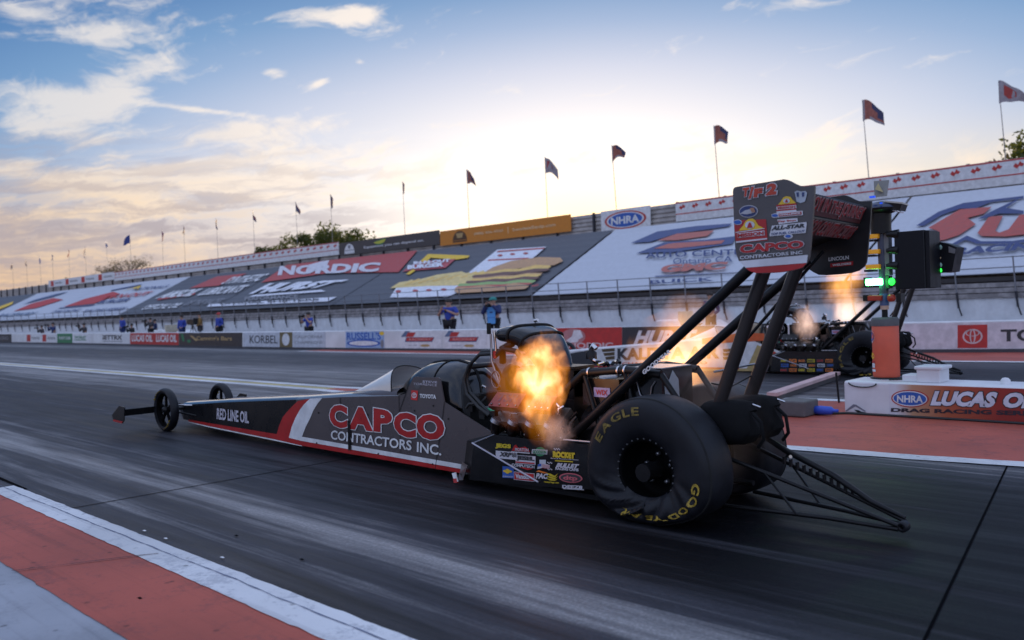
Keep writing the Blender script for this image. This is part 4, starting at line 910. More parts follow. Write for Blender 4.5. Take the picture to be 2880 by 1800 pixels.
    for j in (4, 6): mb.tube([ctr(secs[j]) + (p - ctr(secs[j])) * 1.03 for p in secs[j]] + [ctr(secs[j]) + (secs[j][0] - ctr(secs[j])) * 1.03], .011, SHADE, 6)
    mb.tube([(1.56, -.05, 1.335), (1.52, -.05, 1.34)], .014, CHROME, 8)
    mb.build('injector_scoop', root)
    mb = MB(); mb.bar((1.74, .31, 1.24), (1.74, .31, 1.33), .03, .02, SHADE); mb.tube([(1.72, .31, 1.24), (1.72, .31, 1.02), (1.66, .3, .86)], .010, STEEL, 6)
    mb.tube([(1.70, .29, 1.27), (1.69, .29, 1.13), (1.70, .28, 1.06)], .012, CHROME, 6); mb.tube([(1.70, .29, 1.04), (1.70, .29, 1.10)], .016, RED, 8)
    mb.tube([(1.72, .28, 1.05), (1.62, .27, 1.12), (1.48, .27, 1.10), (1.38, .26, 1.0)], .022, BLKM, 8); mb.tube([(1.70, .2, 1.0), (1.66, .24, 1.12), (1.56, .22, 1.16)], .03, BLKM, 8)
    for a in range(2):                                       # wire loops and fittings at the injector
        mb.tube([(1.66 + .05 * math.cos(R(q)) , .33, .87 + .07 * math.sin(R(q))) for q in range(0, 361, 30)], .006, STEEL, 6)
    mb.build('throttle_linkage', root)
    mb = MB()
    for dy, dz in ((0, 0), (.03, -.02)):
        mb.tube([(1.70, .25 + dy, 1.10 + dz), (1.86, .28 + dy, 1.09 + dz), (1.97, .30 + dy, 1.00 + dz), (2.03, .31 + dy, .88 + dz), (1.98, .33 + dy, .76 + dz), (1.82, .35 + dy, .66 + dz), (1.70, .35 + dy, .58)], .016, HOSE, 8)
    mb.build('hose', root)
    # chassis tubes, oil tank, clutch can behind the engine
    mb = MB()
    for s in (1, -1):
        mb.tube([(1.12, s * .27, .69), (.80, s * .25, .945), (.40, s * .25, .975), (.12, s * .24, .95)], .03, BLKM, 10)
        mb.tube([(2.0, s * .28, .42), (.9, s * .28, .40), (-.25, s * .24, .44)], .02, BLKM, 8); mb.tube([(2.0, s * .28, .14), (-.3, s * .24, .16)], .02, BLKM, 8)
        mb.tube([(.42, s * .25, .97), (.30, s * .25, .44)], .02, BLKM, 8); mb.tube([(.80, s * .25, .94), (.62, s * .26, .42)], .018, BLKM, 8); mb.tube([(.12, s * .24, .95), (-.25, s * .22, .45)], .022, BLKM, 8)
    mb.tube([(.40, .25, .975), (.40, -.25, .975)], .022, BLKM, 8); mb.tube([(.80, .25, .945), (.80, -.25, .945)], .022, BLKM, 8)
    for u in (.745, .47, .41): mb.lathe([(.034, -.008), (.036, 0), (.034, .008)], (u, .25, .95 + (.745 - u) * .07), (1, 0, 0), CHROME, 12)
    mb.build('chassis_frame', root)
    mb = MB(); mb.box((.12, -.16, .70), (.44, .23, .985), CARB); mb.box((.125, -.155, .985), (.435, .225, .993), M('tank lid', (.5, .5, .52), .25, .7)); mb.prism([(.118, .02, .72), (.118, .20, .72), (.118, .21, .96), (.118, .15, .9), (.118, .1, .97), (.118, .03, .9)], (-.004, 0, 0), M('white rag', (.4, .4, .42), .9))
    mb.tube([(.34, .236, .92), (.30, .24, .80), (.22, .24, .75), (.20, .24, .86), (.17, .236, .90)], .006, STEEL, 6); mb.lathe([(.03, 0), (.03, .05), (0, .05)], (.38, .235, .90), (0, 0, 1), BLKM, 12)
    bevel(mb.build('oil_tank', root), .012)
    mb = MB(); mb.box((.50, -.2, .70), (.84, .22, .90), CARB); mb.lathe([(.22, 0), (.25, .05), (.25, .28), (.2, .32)], (.60, 0, .45), (1, 0, 0), BLKM, 28)
    for k in range(14):
        p = Vector((rnd.uniform(.3, .85), rnd.choice((-1, 1)) * rnd.uniform(.1, .26), rnd.uniform(.42, .72))); mb.tube([p, p + Vector((rnd.uniform(-.15, .1), .02, rnd.uniform(-.1, .08)))], rnd.uniform(.007, .014), rnd.choice((CHROME, BLKM, HOSE, BLKM)), 6)
    mb.build('clutch_can', root)
    mb = MB(); mb.prism([(.58, .222, .765), (.58, .222, .835), (.73, .222, .835), (.73, .222, .765)], (0, .004, 0), M('lilac sticker', (.42, .38, .6), .5)); mb.text('WIX', (.71, .229, .78), (.60, .229, .78), (.60, .229, .82), (.71, .229, .82), REDP, .03); mb.build('sticker', root); mb = MB()
    mb.lathe([(.045, 0), (.045, .05), (.02, .07), (.02, .12)], (1.02, -.12, 1.02), (0, 0, 1), BLKM, 14)
    for k in range(9):
        a = k * .7; mb.tube([(.96 - k * .03, -.05 + .03 * math.sin(a), 1.0 + .025 * math.cos(a)), (.92 - k * .03, -.04, 1.0)], .014, CHROME if k % 2 else BLKM, 7)
    mb.tube([(1.03, -.12, 1.1), (1.0, -.12, 1.13), (.97, -.12, 1.10)], .02, CHROME, 8); mb.build('magneto', root)
    mb = MB(); mb.tube([(0, .66, AXZ), (0, -.66, AXZ)], .06, BLKM, 12); mb.lathe([(.05, -.16), (.18, -.10), (.2, 0), (.18, .10), (.05, .16)], (0, 0, .36), (0, 1, 0), BLKM, 24); mb.build('rear_axle', root)
    rear_wheel(root, .488, 1, [('EAGLE', -64, 0), ('GOODYEAR', 92, 208)] if near else [('EAGLE', -120, -20), ('GOODYEAR', 90, 190)]); rear_wheel(root, -.45, -1, None, .10)
    # wing and its struts
    zk = sc.get('wz', 0)
    for s in (1, -1):
        mb = MB(); pts = [Vector((p.x + wsk(s * WV), s * WV, p.z + zk)) for p in EPL]; mb.prism(pts if s < 0 else pts[::-1], (0, -s * .018, 0), sc['plate'] if s > 0 else sc['plate2'])
        if s > 0 and near: sc['wing'](mb, CPl((0, 1, 0), (0, WV + .001, 0), org))
        if s < 0 and near:
            pl = CPl((0, 1, 0), (0, -WV + .019, 0), org); mb.R('LINCOLN', pl, 2331, 724, 2388, 735, OFFW, .03, sl=-.10); mb.Q(pl, 2336, 741, 2400, 752, RED, .003, sl=-.10); mb.R('WELDERS', pl, 2342, 743, 2395, 749, OFFW, .04, sl=-.10, eps=.006)
        mb.build('end_plate', root)
    wt = sc['plate2']
    def foil(le, te, th, m, name):
        mb = MB(); le = Vector(le) + Vector((0, zk)); te = Vector(te) + Vector((0, zk)); d = te - le; n = Vector((-d.y, d.x)).normalized(); row = []
        for x, y in ((0, 0), (.08, .6), (.3, 1), (.65, .7), (1, .05), (1, -.05), (.6, -.15), (.3, -.3), (.08, -.4)): row.append(le + d * x + n * th * y * -1)
        mb.loft([[Vector((p.x + wsk(v), v, p.y)) for p in row] for v in (WV - .018, -WV + .018)], m); return mb
    f1 = foil((-.66, 1.80), (-1.0, 1.86), .05, wt, ''); f1.build('wing_element', root)
    for nm, le, te, tx in (('a', (-.99, 1.835), (-1.075, 1.925), 'CAPCO CONTRACTORS'), ('b', (-1.07, 1.93), (-1.125, 2.045), 'JOY IN THE JOURNEY')):
        f2 = foil(le, te, .016, wt, '')
        if near:
            a = Vector(le) + Vector((0, zk)); b = Vector(te) + Vector((0, zk)); d = b - a; n = Vector((-d.y, d.x)).normalized()
            if n.x > 0: n = -n
            def q3(t, v, e): p = a + d * t + n * (.012 + e); v *= .88; return Vector((p.x + wsk(v), v, p.y))
            f2.poly([q3(.05, .6, 0), q3(.05, -.6, 0), q3(.95, -.6, 0), q3(.95, .6, 0)], M('faded red wing print', (.10, .02, .02), .45))
            f2.text(tx, q3(.12, .56, .004), q3(.12, -.58, .004), q3(.92, -.58, .004), q3(.92, .56, .004), M('pale wing print', (.5, .42, .42), .5), .06, .02); f2.text(tx, q3(.12, .56, .008), q3(.12, -.58, .008), q3(.92, -.58, .008), q3(.92, .56, .008), RED, .015)
        f2.build('wing_element', root)
    for s in (1, -1):
        mb = MB(); a, b = Vector((.98, s * .30, .40)), Vector((-.70, s * .33, 1.70 + zk)); mb.tube([a, b], .035, BLKM, 12)
        if near and s > 0:
            pl = CPl((0, 1, 0), (0, .353, 0), org); mb.T('GOODYEAR', pl, [(1811, 1055), (1889, 991), (1885, 980), (1806, 1043)], OFFW, .05)
        mb.build('wing_strut', root)
        mb = MB(); mb.tube([(-.20, s * .20, .50), (-.72, s * .22, 1.76 + zk)], .034, M('dusty brown black strut', (.022, .017, .016), .45, .2), 14, sq=1.35); mb.build('wing_strut', root)
    mb = MB(); mb.tube([(-.14, -.30, 1.06), (-.78, -.40, 1.76 + zk)], .012, BLKM, 8); mb.tube([(-.3, .24, .98), (-.34, -.26, 1.0)], .008, STEEL, 6); mb.tube([(-.26, .21, .9), (-.3, .05, .86), (-.33, -.2, .92)], .006, HOSE, 6); mb.build('brace_rod', root)
    # parachute packs and wheelie bar
    mb = MB(); 
    for s in (.17, -.17):
        secs = []
        for u, r in ((-.24, .10), (-.28, .14), (-.44, .15), (-.55, .14), (-.59, .09)):
            secs.append([Vector((u + .06 + .02 * math.sin(q / 20.), s * .95 + r * .9 * (abs(math.cos(R(q))) ** .7) * (1 if math.cos(R(q)) > 0 else -1), .645 + r * 1.0 * (abs(math.sin(R(q))) ** .7) * (1 if math.sin(R(q)) > 0 else -1))) for q in range(0, 360, 20)])
        mb.loft(secs, NYL)
        mb.tube([(-.56, s + .06, .72), (-.63, s + .08, .67), (-.64, s + .07, .56), (-.58, s + .03, .50)], .012, NYL, 6); mb.tube([(-.53, s, .77), (-.57, s - .03, .75)], .008, CHROME, 6)
    mb.build('parachute_pack', root)
    mb = MB()
    for v0, v1 in ((.24, .10), (-.24, -.02)):
        mb.tube([(-.18, v0, .47), (-1.40, v1, .10)], .0145, BLKM, 8); mb.tube([(-.30, v0, .10), (-1.0, (v0 + 2 * v1) / 3, .095), (-1.40, v1, .078)], .0145, BLKM, 8); mb.tube([(-.62, v0 * .7 + v1 * .3, .335), (-.82, v0 * .6 + v1 * .4, .098)], .008, BLKM, 6)
    mb.tube([(-.18, -.24, .60), (-.62, -.12, .43), (-.95, -.06, .32), (-1.2, -.03, .19), (-1.40, -.02, .12)], [.010, .022, .022, .018, .012], BLKM, 8)
    for k in range(11): u = -.62 - .045 * k; mb.box((u - .006, -.085, .355 - .31 * (-u - .62)), (u + .006, -.055, .405 - .33 * (-u - .62)), BLKM)
    mb.tube([(-.62, -.12, .40), (-.66, -.08, .405)], .012, CHROME, 6)
    mb.build('wheelie_bar', root)
    mb = MB(); mb.lathe([(.012, -.035), (.028, -.035), (.033, -.022), (.033, .022), (.028, .035), (.012, .037), (.012, -.035)], (-1.41, .04, .085), (0, 1, 0), RUB, 24); mb.build('wheelie_wheel', root)
    return root
# --- near car graphics, traced on its side plane
def near_side(mb, S_):
    rl = [(838, 1128), (822, 1143), (808, 1158), (796, 1173), (786, 1196), (779, 1221)]; rr = [(872, 1121), (855, 1138), (843, 1154), (832, 1174), (821, 1200), (813, 1231)]; wr = [(907, 1119), (893, 1136), (882, 1154), (873, 1176), (860, 1201), (850, 1228)]
    def band(a, b, m):
        for i in range(len(a) - 1): mb.P(S_, [a[i], b[i], b[i + 1], a[i + 1]], m)
    band(rl, rr, RED); band(rr, wr, WHITE)
    mb.P(S_, [(530, 1180), (779, 1221), (813, 1231), (850, 1240.6), (850, 1253), (779, 1236.5), (590, 1198.5), (530, 1185)], RED); mb.P(S_, [(530, 1185.5), (590, 1199), (779, 1237), (850, 1253.5), (850, 1255), (590, 1202), (530, 1187)], WHITE)
    mb.P(S_, [(813, 1231), (850, 1228), (1313, 1308), (1309, 1320.5), (850, 1240)], WHITE, .0045); mb.P(S_, [(850, 1240.5), (1309, 1321), (1305.5, 1332), (850, 1253)], RED, .004)
    # rear paint, seams and rivets
    for x0, y0, x1, y1 in ((957, 1118, 957, 1137), (1153, 1075, 1124, 1155), (1250, 1130, 1238, 1228), (1237, 1228, 1224, 1320)):
        mb.P(S_, [(x0, y0), (x0 + 1.6, y0), (x1 + 1.6, y1), (x1, y1)], SHADE, .005)
    for x, y in ((897, 1161), (1262, 1178), (1220, 1141), (1358, 1236), (1167, 1155), (892, 1246), (1065, 1276), (1218, 1305), (940, 1190), (1035, 1166)): mb.E(S_, x, y, 2.1, 2.6, BLKM, .006, n=10)
    mb.P(S_, [(981, 1182), (988, 1182), (991, 1264), (983, 1267)], BLACK, .016)
    # CAPCO: each letter white-edged
    for c, (x0, yt0, yb0, x1, yt1, yb1) in zip('CAPCO', ((929, 1135, 1199, 979, 1141, 1206), (983, 1141, 1206, 1051, 1149, 1213), (1053, 1147, 1213, 1105, 1155, 1218), (1110, 1155, 1222, 1172, 1164, 1235), (1174, 1162, 1232, 1252, 1168, 1241))):
        q = [(x0, yb0), (x1, yb1), (x1, yt1), (x0, yt0)]; mb.T(c, S_, q, WHITE, .085, .055, eps=.008); mb.T(c, S_, q, RED, .055, .055, eps=.011)
    mb.T('CONTRACTORS', S_, [(932, 1235), (1159, 1267), (1160, 1239), (933, 1209)], WHITE, .02, eps=.008); mb.T('INC.', S_, [(1174, 1271), (1243, 1281), (1243, 1252), (1175, 1242)], WHITE, .02, eps=.008)
    mb.T('RED LINE OIL', S_, [(611, 1179), (702, 1191), (701, 1158), (612, 1147)], M('silver lettering', (.55, .52, .58), .5), .03, eps=.008)
    mb.T('STEVE', S_, [(1190, 1076), (1231, 1078), (1231, 1072), (1190, 1070)], M('silver lettering', (0, 0, 0)), .02, eps=.006); mb.T('TORRENCE', S_, [(1163, 1082), (1230, 1086.5), (1231, 1080), (1164, 1076)], M('silver lettering', (0, 0, 0)), .0, eps=.006)
    mb.P(S_, [(1157, 1124), (1175, 1126), (1177, 1099), (1158, 1097)], M('bright red sticker', (.6, .03, .03), .45), .005)
    for a in ((1166.5, 1111.5, 7, 8, 5.6, 6.4), (1166.5, 1111.5, 3, 8, 1.7, 6.4), (1166.5, 1107.5, 5.5, 3, 4.2, 1.8)):
        for k in range(18):
            t0, t1 = R(k * 20), R(k * 20 + 20); mb.P(S_, [(a[0] + a[2] * math.cos(t0), a[1] + a[3] * math.sin(t0)), (a[0] + a[2] * math.cos(t1), a[1] + a[3] * math.sin(t1)), (a[0] + a[4] * math.cos(t1), a[1] + a[5] * math.sin(t1)), (a[0] + a[4] * math.cos(t0), a[1] + a[5] * math.sin(t0))], WHITE, .008)
    mb.T('TOYOTA', S_, [(1182, 1119), (1228, 1122), (1228, 1110), (1182, 1107)], WHITE, .05, eps=.006)
    mb.E(S_, 1175, 1084, 9, 9.5, M('faint grey ring', (.10, .10, .105), .4), .004)
def near_stick(mb, pl):
    W = M('sticker white', (.55, .54, .58), .55); Y = M('sticker yellow', (.60, .46, .02), .55)
    mb.R('JEGS', pl, 1394, 1246, 1438, 1261, Y, .07, sl=.08, eps=.004); mb.P(pl, [(1447, 1252), (1452, 1251), (1460, 1260), (1478, 1256), (1486, 1262), (1492, 1271), (1440, 1268)], RED, .003); mb.P(pl, [(1439, 1269), (1492, 1273), (1490, 1276), (1437, 1271)], W, .004); mb.R('MORTON', pl, 1450, 1259, 1488, 1268, W, .02, sl=.06, eps=.006)
    mb.E(pl, 1520, 1270, 15, 13, GREEN, .003); mb.P(pl, [(1498, 1263), (1541, 1265), (1540, 1278), (1496, 1275)], W, .005); mb.R('GOODSON', pl, 1500, 1265, 1538, 1275, M('green print', (0, 0, 0)), .05, sl=.03, eps=.008)
    mb.R('ROCKET', pl, 1556, 1268, 1618, 1286, Y, .09, sl=.08, eps=.005); mb.R('Brand Racing Engines', pl, 1550, 1287, 1628, 1291, W, .02, sl=.06); mb.Q(pl, 1562, 1294, 1612, 1297, Y, .003, sl=.06)
    for k in range(6): mb.Q(pl, 1558 + k * 3, 1260 + (k % 2) * 3, 1561 + k * 3, 1263 + (k % 2) * 3, W, .003)
    mb.Q(pl, 1395, 1267, 1455, 1288, W, .003, sl=.09); mb.R('XRP', pl, 1405, 1270, 1438, 1283, CHAR, .06, sl=.08, shear=.1, eps=.006)
    for k in range(12): mb.Q(pl, 1441 + (k % 4) * 3.4, 1273 + (k // 4) * 4 + (k % 2) * 2, 1444 + (k % 4) * 3.4, 1276 + (k // 4) * 4 + (k % 2) * 2, CHAR, .006)
    mb.Q(pl, 1451, 1279, 1507, 1303, W, .004, sl=.08); mb.R('JESEL', pl, 1454, 1280, 1505, 1295, CHAR, .07, sl=.09, eps=.007); mb.Q(pl, 1452, 1297, 1505, 1301, RED, .007, sl=.08)
    mb.R('COMPUTECH', pl, 1440, 1303, 1504, 1311, W, .03, sl=.10); mb.P(pl, [(1460, 1313), (1500, 1318), (1484, 1322)], RED, .003)
    mb.Q(pl, 1518, 1293, 1536, 1304, M('pale sticker', (.5, .55, .6), .5), .003); mb.P(pl, [(1514, 1306), (1527, 1302), (1548, 1308), (1546, 1318), (1528, 1315), (1512, 1319)], W, .004); mb.P(pl, [(1515, 1306), (1524, 1303), (1524, 1311), (1514, 1312)], BLUE, .007)
    for k in range(4): mb.Q(pl, 1526, 1306 + k * 3, 1547, 1307 + k * 3, RED, .007, sl=.1)
    for k in range(8): mb.Q(pl, 1540 + (k % 4) * 3.6, 1299 + (k // 4) * 18 + (k % 2) * 2, 1543 + (k % 4) * 3.6, 1302 + (k // 4) * 18 + (k % 2) * 2, W, .003)
    mb.R('BULLET', pl, 1564, 1301, 1624, 1314, W, .07, sl=.07, shear=.1); mb.R('RACING CAMS', pl, 1563, 1313, 1628, 1321, W, .05, sl=.07)
    mb.Q(pl, 1414, 1311, 1446, 1343, BLUE, .003, sl=.06); mb.E(pl, 1429, 1325, 13, 4, YELP, .006, .08); mb.E(pl, 1429, 1325, 6.5, 7, YELP, .007); mb.R('SUNOCO', pl, 1416, 1337, 1444, 1341, W, .03, sl=.06, eps=.007)
    mb.Q(pl, 1446, 1326, 1504, 1349, W, .003, sl=.10); mb.Q(pl, 1447.5, 1327.5, 1502.5, 1347.5, RED, .005, sl=.10); mb.R('Vandor', pl, 1451, 1331, 1494, 1345, W, .05, sl=.08, eps=.008)
    mb.P(pl, [(1508, 1327), (1516, 1322), (1528, 1326), (1542, 1330), (1530, 1331), (1518, 1327)], ORANGE, .004); mb.R('PAC', pl, 1508, 1330, 1540, 1345, W, .05, sl=.06, shear=.1, eps=.006)
    for k, y in enumerate((1330, 1338, 1345)): mb.P(pl, [(1537, y), (1550, y + 2), (1562, y + 8 - k * 2), (1570, y + 1), (1562, y + 13 - 3 * k), (1548, y + 8 - k)], Y, .005)
    mb.R('racesprings.com', pl, 1531, 1352, 1573, 1358, Y, .03, sl=.08)
    mb.E(pl, 1606, 1344, 33, 13.5, M('pink red sticker', (.55, .12, .14), .5), .003, .07); mb.E(pl, 1606, 1344, 29, 10.5, CHAR, .005, .07); mb.R('dtp', pl, 1586, 1336, 1626, 1352, M('pink red sticker', (0, 0, 0)), .04, sl=.07, eps=.008)
    mb.R('DEEZ8', pl, 1582, 1363, 1639, 1373, W, .05, sl=.05); mb.Q(pl, 1585, 1373, 1643, 1375, W, .003, sl=.06)
def near_wing(mb, pl):
    W = M('plate white', (.62, .62, .66), .5); K = 260 / 1356.; X = lambda x: 2040 + x * K; Yy = lambda y: 490 + y * K
    q = lambda pts: [(X(a), Yy(b)) for a, b in pts]
    mb.P(pl, q([(205, 1275), (1215, 1182), (1198, 1300), (300, 1372)]), W, .003); mb.P(pl, q([(300, 1376), (1197, 1303), (1130, 1370), (1000, 1405), (800, 1440), (450, 1448), (360, 1420)]), RED, .003)
    for cset in (('T', 255, 205, 350, 335), ('/', 345, 190, 420, 365), ('F', 420, 215, 545, 345), ('2', 600, 145, 755, 315)):
        c, x0, y0, x1, y1 = cset; qq = [(X(x0), Yy(y1)), (X(x1), Yy(y1 - .12 * (x1 - x0))), (X(x1), Yy(y0 - .12 * (x1 - x0))), (X(x0), Yy(y0))]; mb.T(c, pl, qq, W, .12, .07, .12, eps=.005); mb.T(c, pl, qq, M('orange red print', (.5, .05, .02), .5), .07, .07, .12, eps=.008)
    mb.T('CAPCO', pl, q([(220, 1165), (1160, 1085), (1160, 965), (220, 1035)]), W, .085, .06, eps=.005); mb.T('CAPCO', pl, q([(220, 1165), (1160, 1085), (1160, 965), (220, 1035)]), RED, .05, .06, eps=.008)
    mb.T('CONTRACTORS INC', pl, q([(218, 1250), (1140, 1168), (1135, 1120), (216, 1200)]), W, .02, eps=.005)
    mb.P(pl, q([(125, 680), (600, 660), (625, 970), (160, 1012)]), RED, .003)
    arch = [(200, 830), (270, 750), (300, 690), (350, 655), (410, 650), (450, 680), (490, 750), (560, 785), (560, 800)]; mb.P(pl, q(arch), YELP, .006); mb.E(pl, X(370), Yy(745), 70 * K, 55 * K, W, .009); mb.P(pl, q([(330, 790), (360, 710), (385, 710), (415, 785)]), RED, .012)
    mb.P(pl, q([(155, 850), (580, 790), (585, 800), (158, 862)]), W, .007); mb.P(pl, q([(180, 870), (580, 825), (585, 895), (185, 935)]), W, .006); mb.T('MISSION', pl, q([(190, 930), (575, 890), (572, 835), (188, 875)]), RED, .05, eps=.009); mb.P(pl, q([(160, 985), (620, 935), (622, 955), (162, 1010)]), W, .006)
    mb.E(pl, X(190), Yy(705), 62 * K, 40 * K, W, .006); mb.E(pl, X(190), Yy(705), 55 * K, 30 * K, BLUE, .009)
    mb.E(pl, X(345), Yy(545), 140 * K, 92 * K, M('silver ring', (.42, .42, .46), .4), .003, -.08); mb.E(pl, X(343), Yy(545), 125 * K, 78 * K, NAVY, .006, -.08); mb.P(pl, q([(225, 580), (300, 530), (420, 500), (455, 560), (330, 590)]), M('silver ring', (0, 0, 0)), .009); mb.P(pl, q([(370, 500), (430, 490), (455, 560), (400, 560)]), M('tan print', (.4, .2, .12), .5), .011)
    arch2 = [(775, 450), (820, 400), (850, 345), (900, 322), (960, 332), (990, 375), (1030, 412), (1040, 425)]; mb.P(pl, q(arch2), YELP, .004); mb.E(pl, X(905), Yy(392), 48 * K, 34 * K, W, .007); mb.P(pl, q([(885, 415), (900, 370), (915, 370), (930, 412)]), RED, .010)
    for a, b, m in ((432, 458, RED), (460, 505, W), (506, 525, RED), (528, 560, W)): mb.P(pl, q([(755, a + 18), (1045, a - 8), (1048, b - 8), (756, b + 18)]), m, .004)
    mb.T('MISSION', pl, q([(775, 515), (1035, 492), (1032, 460), (772, 482)]), RED, .04, eps=.007)
    mb.P(pl, q([(680, 595), (720, 575), (1140, 535), (1145, 600), (720, 640), (690, 630)]), W, .005); mb.P(pl, q([(790, 582), (1125, 548), (1128, 590), (795, 622)]), RED, .008); mb.T('CHALLENGE', pl, q([(805, 612), (1115, 583), (1112, 556), (803, 585)]), W, .04, eps=.011); mb.E(pl, X(735), Yy(606), 45 * K, 22 * K, BLUE, .008)
    mb.P(pl, q([(765, 665), (1060, 645), (1070, 695), (790, 735)]), W, .004); mb.T('Pep Boys', pl, q([(785, 715), (1050, 690), (1045, 660), (782, 680)]), RED, .03, eps=.007)
    mb.P(pl, q([(690, 755), (1195, 702), (1200, 730), (1185, 860), (660, 912), (655, 890)]), W, .0055); mb.T('ALL-STAR', pl, q([(680, 830), (1175, 780), (1185, 720), (705, 762)]), CHAR, .06, eps=.009); mb.T('TOP FUEL CALLOUT', pl, q([(675, 900), (1175, 848), (1178, 815), (680, 862)]), NAVY, .03, eps=.009)
    mb.E(pl, X(930), Yy(912), 65 * K, 36 * K, W, .0045); mb.E(pl, X(930), Yy(910), 42 * K, 22 * K, BLUE, .009)
    mb.P(pl, q([(1020, 260), (1060, 240), (1120, 255), (1180, 245), (1205, 275), (1190, 340), (1175, 400), (1110, 425), (1050, 400), (1035, 330)]), M('pale blue grey print', (.42, .46, .52), .5), .0045); mb.P(pl, q([(1050, 270), (1085, 265), (1085, 330), (1060, 335)]), NAVY, .008); mb.P(pl, q([(1130, 268), (1170, 265), (1160, 325), (1135, 335)]), NAVY, .008)
sc_near = dict(near=True, body=GREYP, front=BLACK, canopy=CARB, plate=M('plate grey', (.085, .075, .076), .4), plate2=M('plate black', (.014, .013, .014), .45), side=near_side, stick=near_stick, wing=near_wing)
car = dragster(NEAR, sc_near, 'dark grey dragster with red and white stripes in the near lane, nose to the left')
# --- far car
FW = M('far car white', (.66, .64, .64), .45); FG = M('far car gold', (.42, .30, .12), .45); FO = M('far car orange', (.62, .10, .02), .45)
def far_side(mb, S_):
    mb.P(S_, [(1570, 1000), (1660, 984), (1686, 1028), (1600, 1032)], CHAR, .004); mb.P(S_, [(1654, 986), (1662, 984), (1690, 1028), (1683, 1029)], YELP, .006)
    mb.P(S_, [(1580, 1036), (2190, 1036), (2188, 1044), (1580, 1041)], FG, .004); mb.P(S_, [(1580, 1028), (2080, 1034), (2078, 1038), (1580, 1032)], RED, .006)
    for x0, x1, f_ in ((1692, 1729, 1), (2033, 2070, -1)):
        for k in range(3): mb.P(S_, [(x0 + (k * 5 if f_ > 0 else 0), 982 + k * 11), (x1, 979 + k * 11), (x1, 988 + k * 11), (x0 + 3 + (k * 5 if f_ > 0 else 0), 990 + k * 11)], M('dark gold print', (.08, .05, .02), .5), .006)
    mb.R('KALITTA AIR', S_, 1737, 980, 2024, 1013, CHAR, .045, sl=-.018, sl2=-.028, eps=.008)
    mb.R('CHARTERS & CARGO', S_, 1750, 1019, 1990, 1026, REDP, .02, sl=-.01, eps=.008)
    mb.P(S_, [(1975, 952), (2090, 935), (2150, 938), (2150, 958), (1975, 968)], FO, .006); mb.P(S_, [(2130, 970), (2182, 990), (2160, 1040), (2100, 1038)], FG, .005); mb.P(S_, [(2176, 988), (2184, 992), (2163, 1040), (2155, 1040)], REDP, .007)
def far_stick(mb, pl):
    rr = random.Random(3); cs = [M('sticker white', (0, 0, 0)), M('sticker yellow', (0, 0, 0)), REDP, BLUE, ORANGE]
    ws = ['XRP', 'JESEL', 'MAC', 'CP', 'NGK', 'ROCKET', 'RCD', 'PAC', 'DEEZ', 'MSD', 'GOODSON', 'BULLET', 'CLEVITE', 'WISECO', 'SPEC', 'MAHLE']
    for j in range(3):
        for i in range(6):
            x = 2194 + i * 25.5 + (j % 2) * 3; y = 1010 + j * 13; m = rr.choice(cs); mb.Q(pl, x, y, x + 21, y + 9, m if (i + j) % 2 else CHAR, .003); mb.R(ws[(i * 3 + j) % 16], pl, x + 1.5, y + 1.5, x + 19, y + 7.5, CHAR if (i + j) % 2 else m, .04, eps=.008)
sc_far = dict(near=False, body=FW, front=FW, canopy=M('far canopy gold', (.20, .13, .06), .35, coat=.4), plate=M('plate black', (0, 0, 0)), plate2=M('plate black', (0, 0, 0)), side=far_side, stick=far_stick, wing=None, wz=.2)
car2 = dragster(FAR, sc_far, 'white and gold dragster with black cargo lettering in the far lane')

# ------------------------------------------------------------------ start line furniture on the median
MWW = M('glossy white barrier', (.72, .72, .74), .4, scale=2.5, var=.06, bump=.03); ORBOL = M('orange red pad', (.66, .105, .05), .55, var=.05)
MP = YP(10.45); t_ = thing('barrier_wall', 'low white barrier on the red median with a racing series banner on its face', 'barrier', (-4.4, 10.45, 0))
mb = MB(); mb.box((0, 0, 0), (8.4, .62, .405), MWW); bevel(mb.build('barrier_body', t_), .03, 3)
mb = MB(); inv = lambda w: w - Vector((-4.4, 10.45, 0))
mp = Plane((0, -1, 0), (0, 10.45, 0), inv)
bm_ = bpy.data.materials.new('orange to red banner print'); bm_.use_nodes = True; t = NT(bm_.node_tree); co = t.new('ShaderNodeTexCoord').outputs['Object']; sx = t.new('ShaderNodeSeparateXYZ'); t.l.new(co, sx.inputs[0])
t.l.new(t.ramp(t.m('DIVIDE', sx.outputs[0], 2.4), [(0, (.66, .66, .7)), (.26, (.66, .66, .70)), (.34, (.50, .28, .16)), (.50, (.42, .10, .04)), (.72, (.30, .03, .02)), (1, (.26, .02, .02))]), t.n['Principled BSDF'].inputs['Base Color']); t.n['Principled BSDF'].inputs['Roughness'].default_value = .5
mb.box((.55, -.006, .02), (8.3, -.002, .385), bm_)
mb.E(mp, 2560, 1121, 53, 24.5, M('banner red print', (.42, .03, .03), .5), .008, .04); mb.E(mp, 2560, 1121, 49, 21.5, OFFW, .010, .04); mb.E(mp, 2560, 1121, 46, 18.5, BLUE, .012, .04); mb.R('NHRA', mp, 2524, 1111, 2597, 1131, OFFW, .035, sl=.02, eps=.015)
for m_, b_, e_ in ((CHAR, .105, .010), (M('pale blue lettering', (.62, .64, .72), .5), .06, .014)):
    mb.T('LUCAS', mp, [(2617, 1140), (2795, 1146), (2810, 1102), (2631, 1099)], m_, b_, .06, .0, e_); mb.T('OIL', mp, [(2816, 1146), (2925, 1150), (2940, 1106), (2830, 1103)], m_, b_, .06, .0, e_)
mb.T('DRAG RACING SERIES', mp, [(2506, 1158), (2935, 1170), (2935, 1156), (2507, 1147)], M('dark print', (.03, .02, .03), .5), .05, eps=.010)
mb.build('banner', t_)
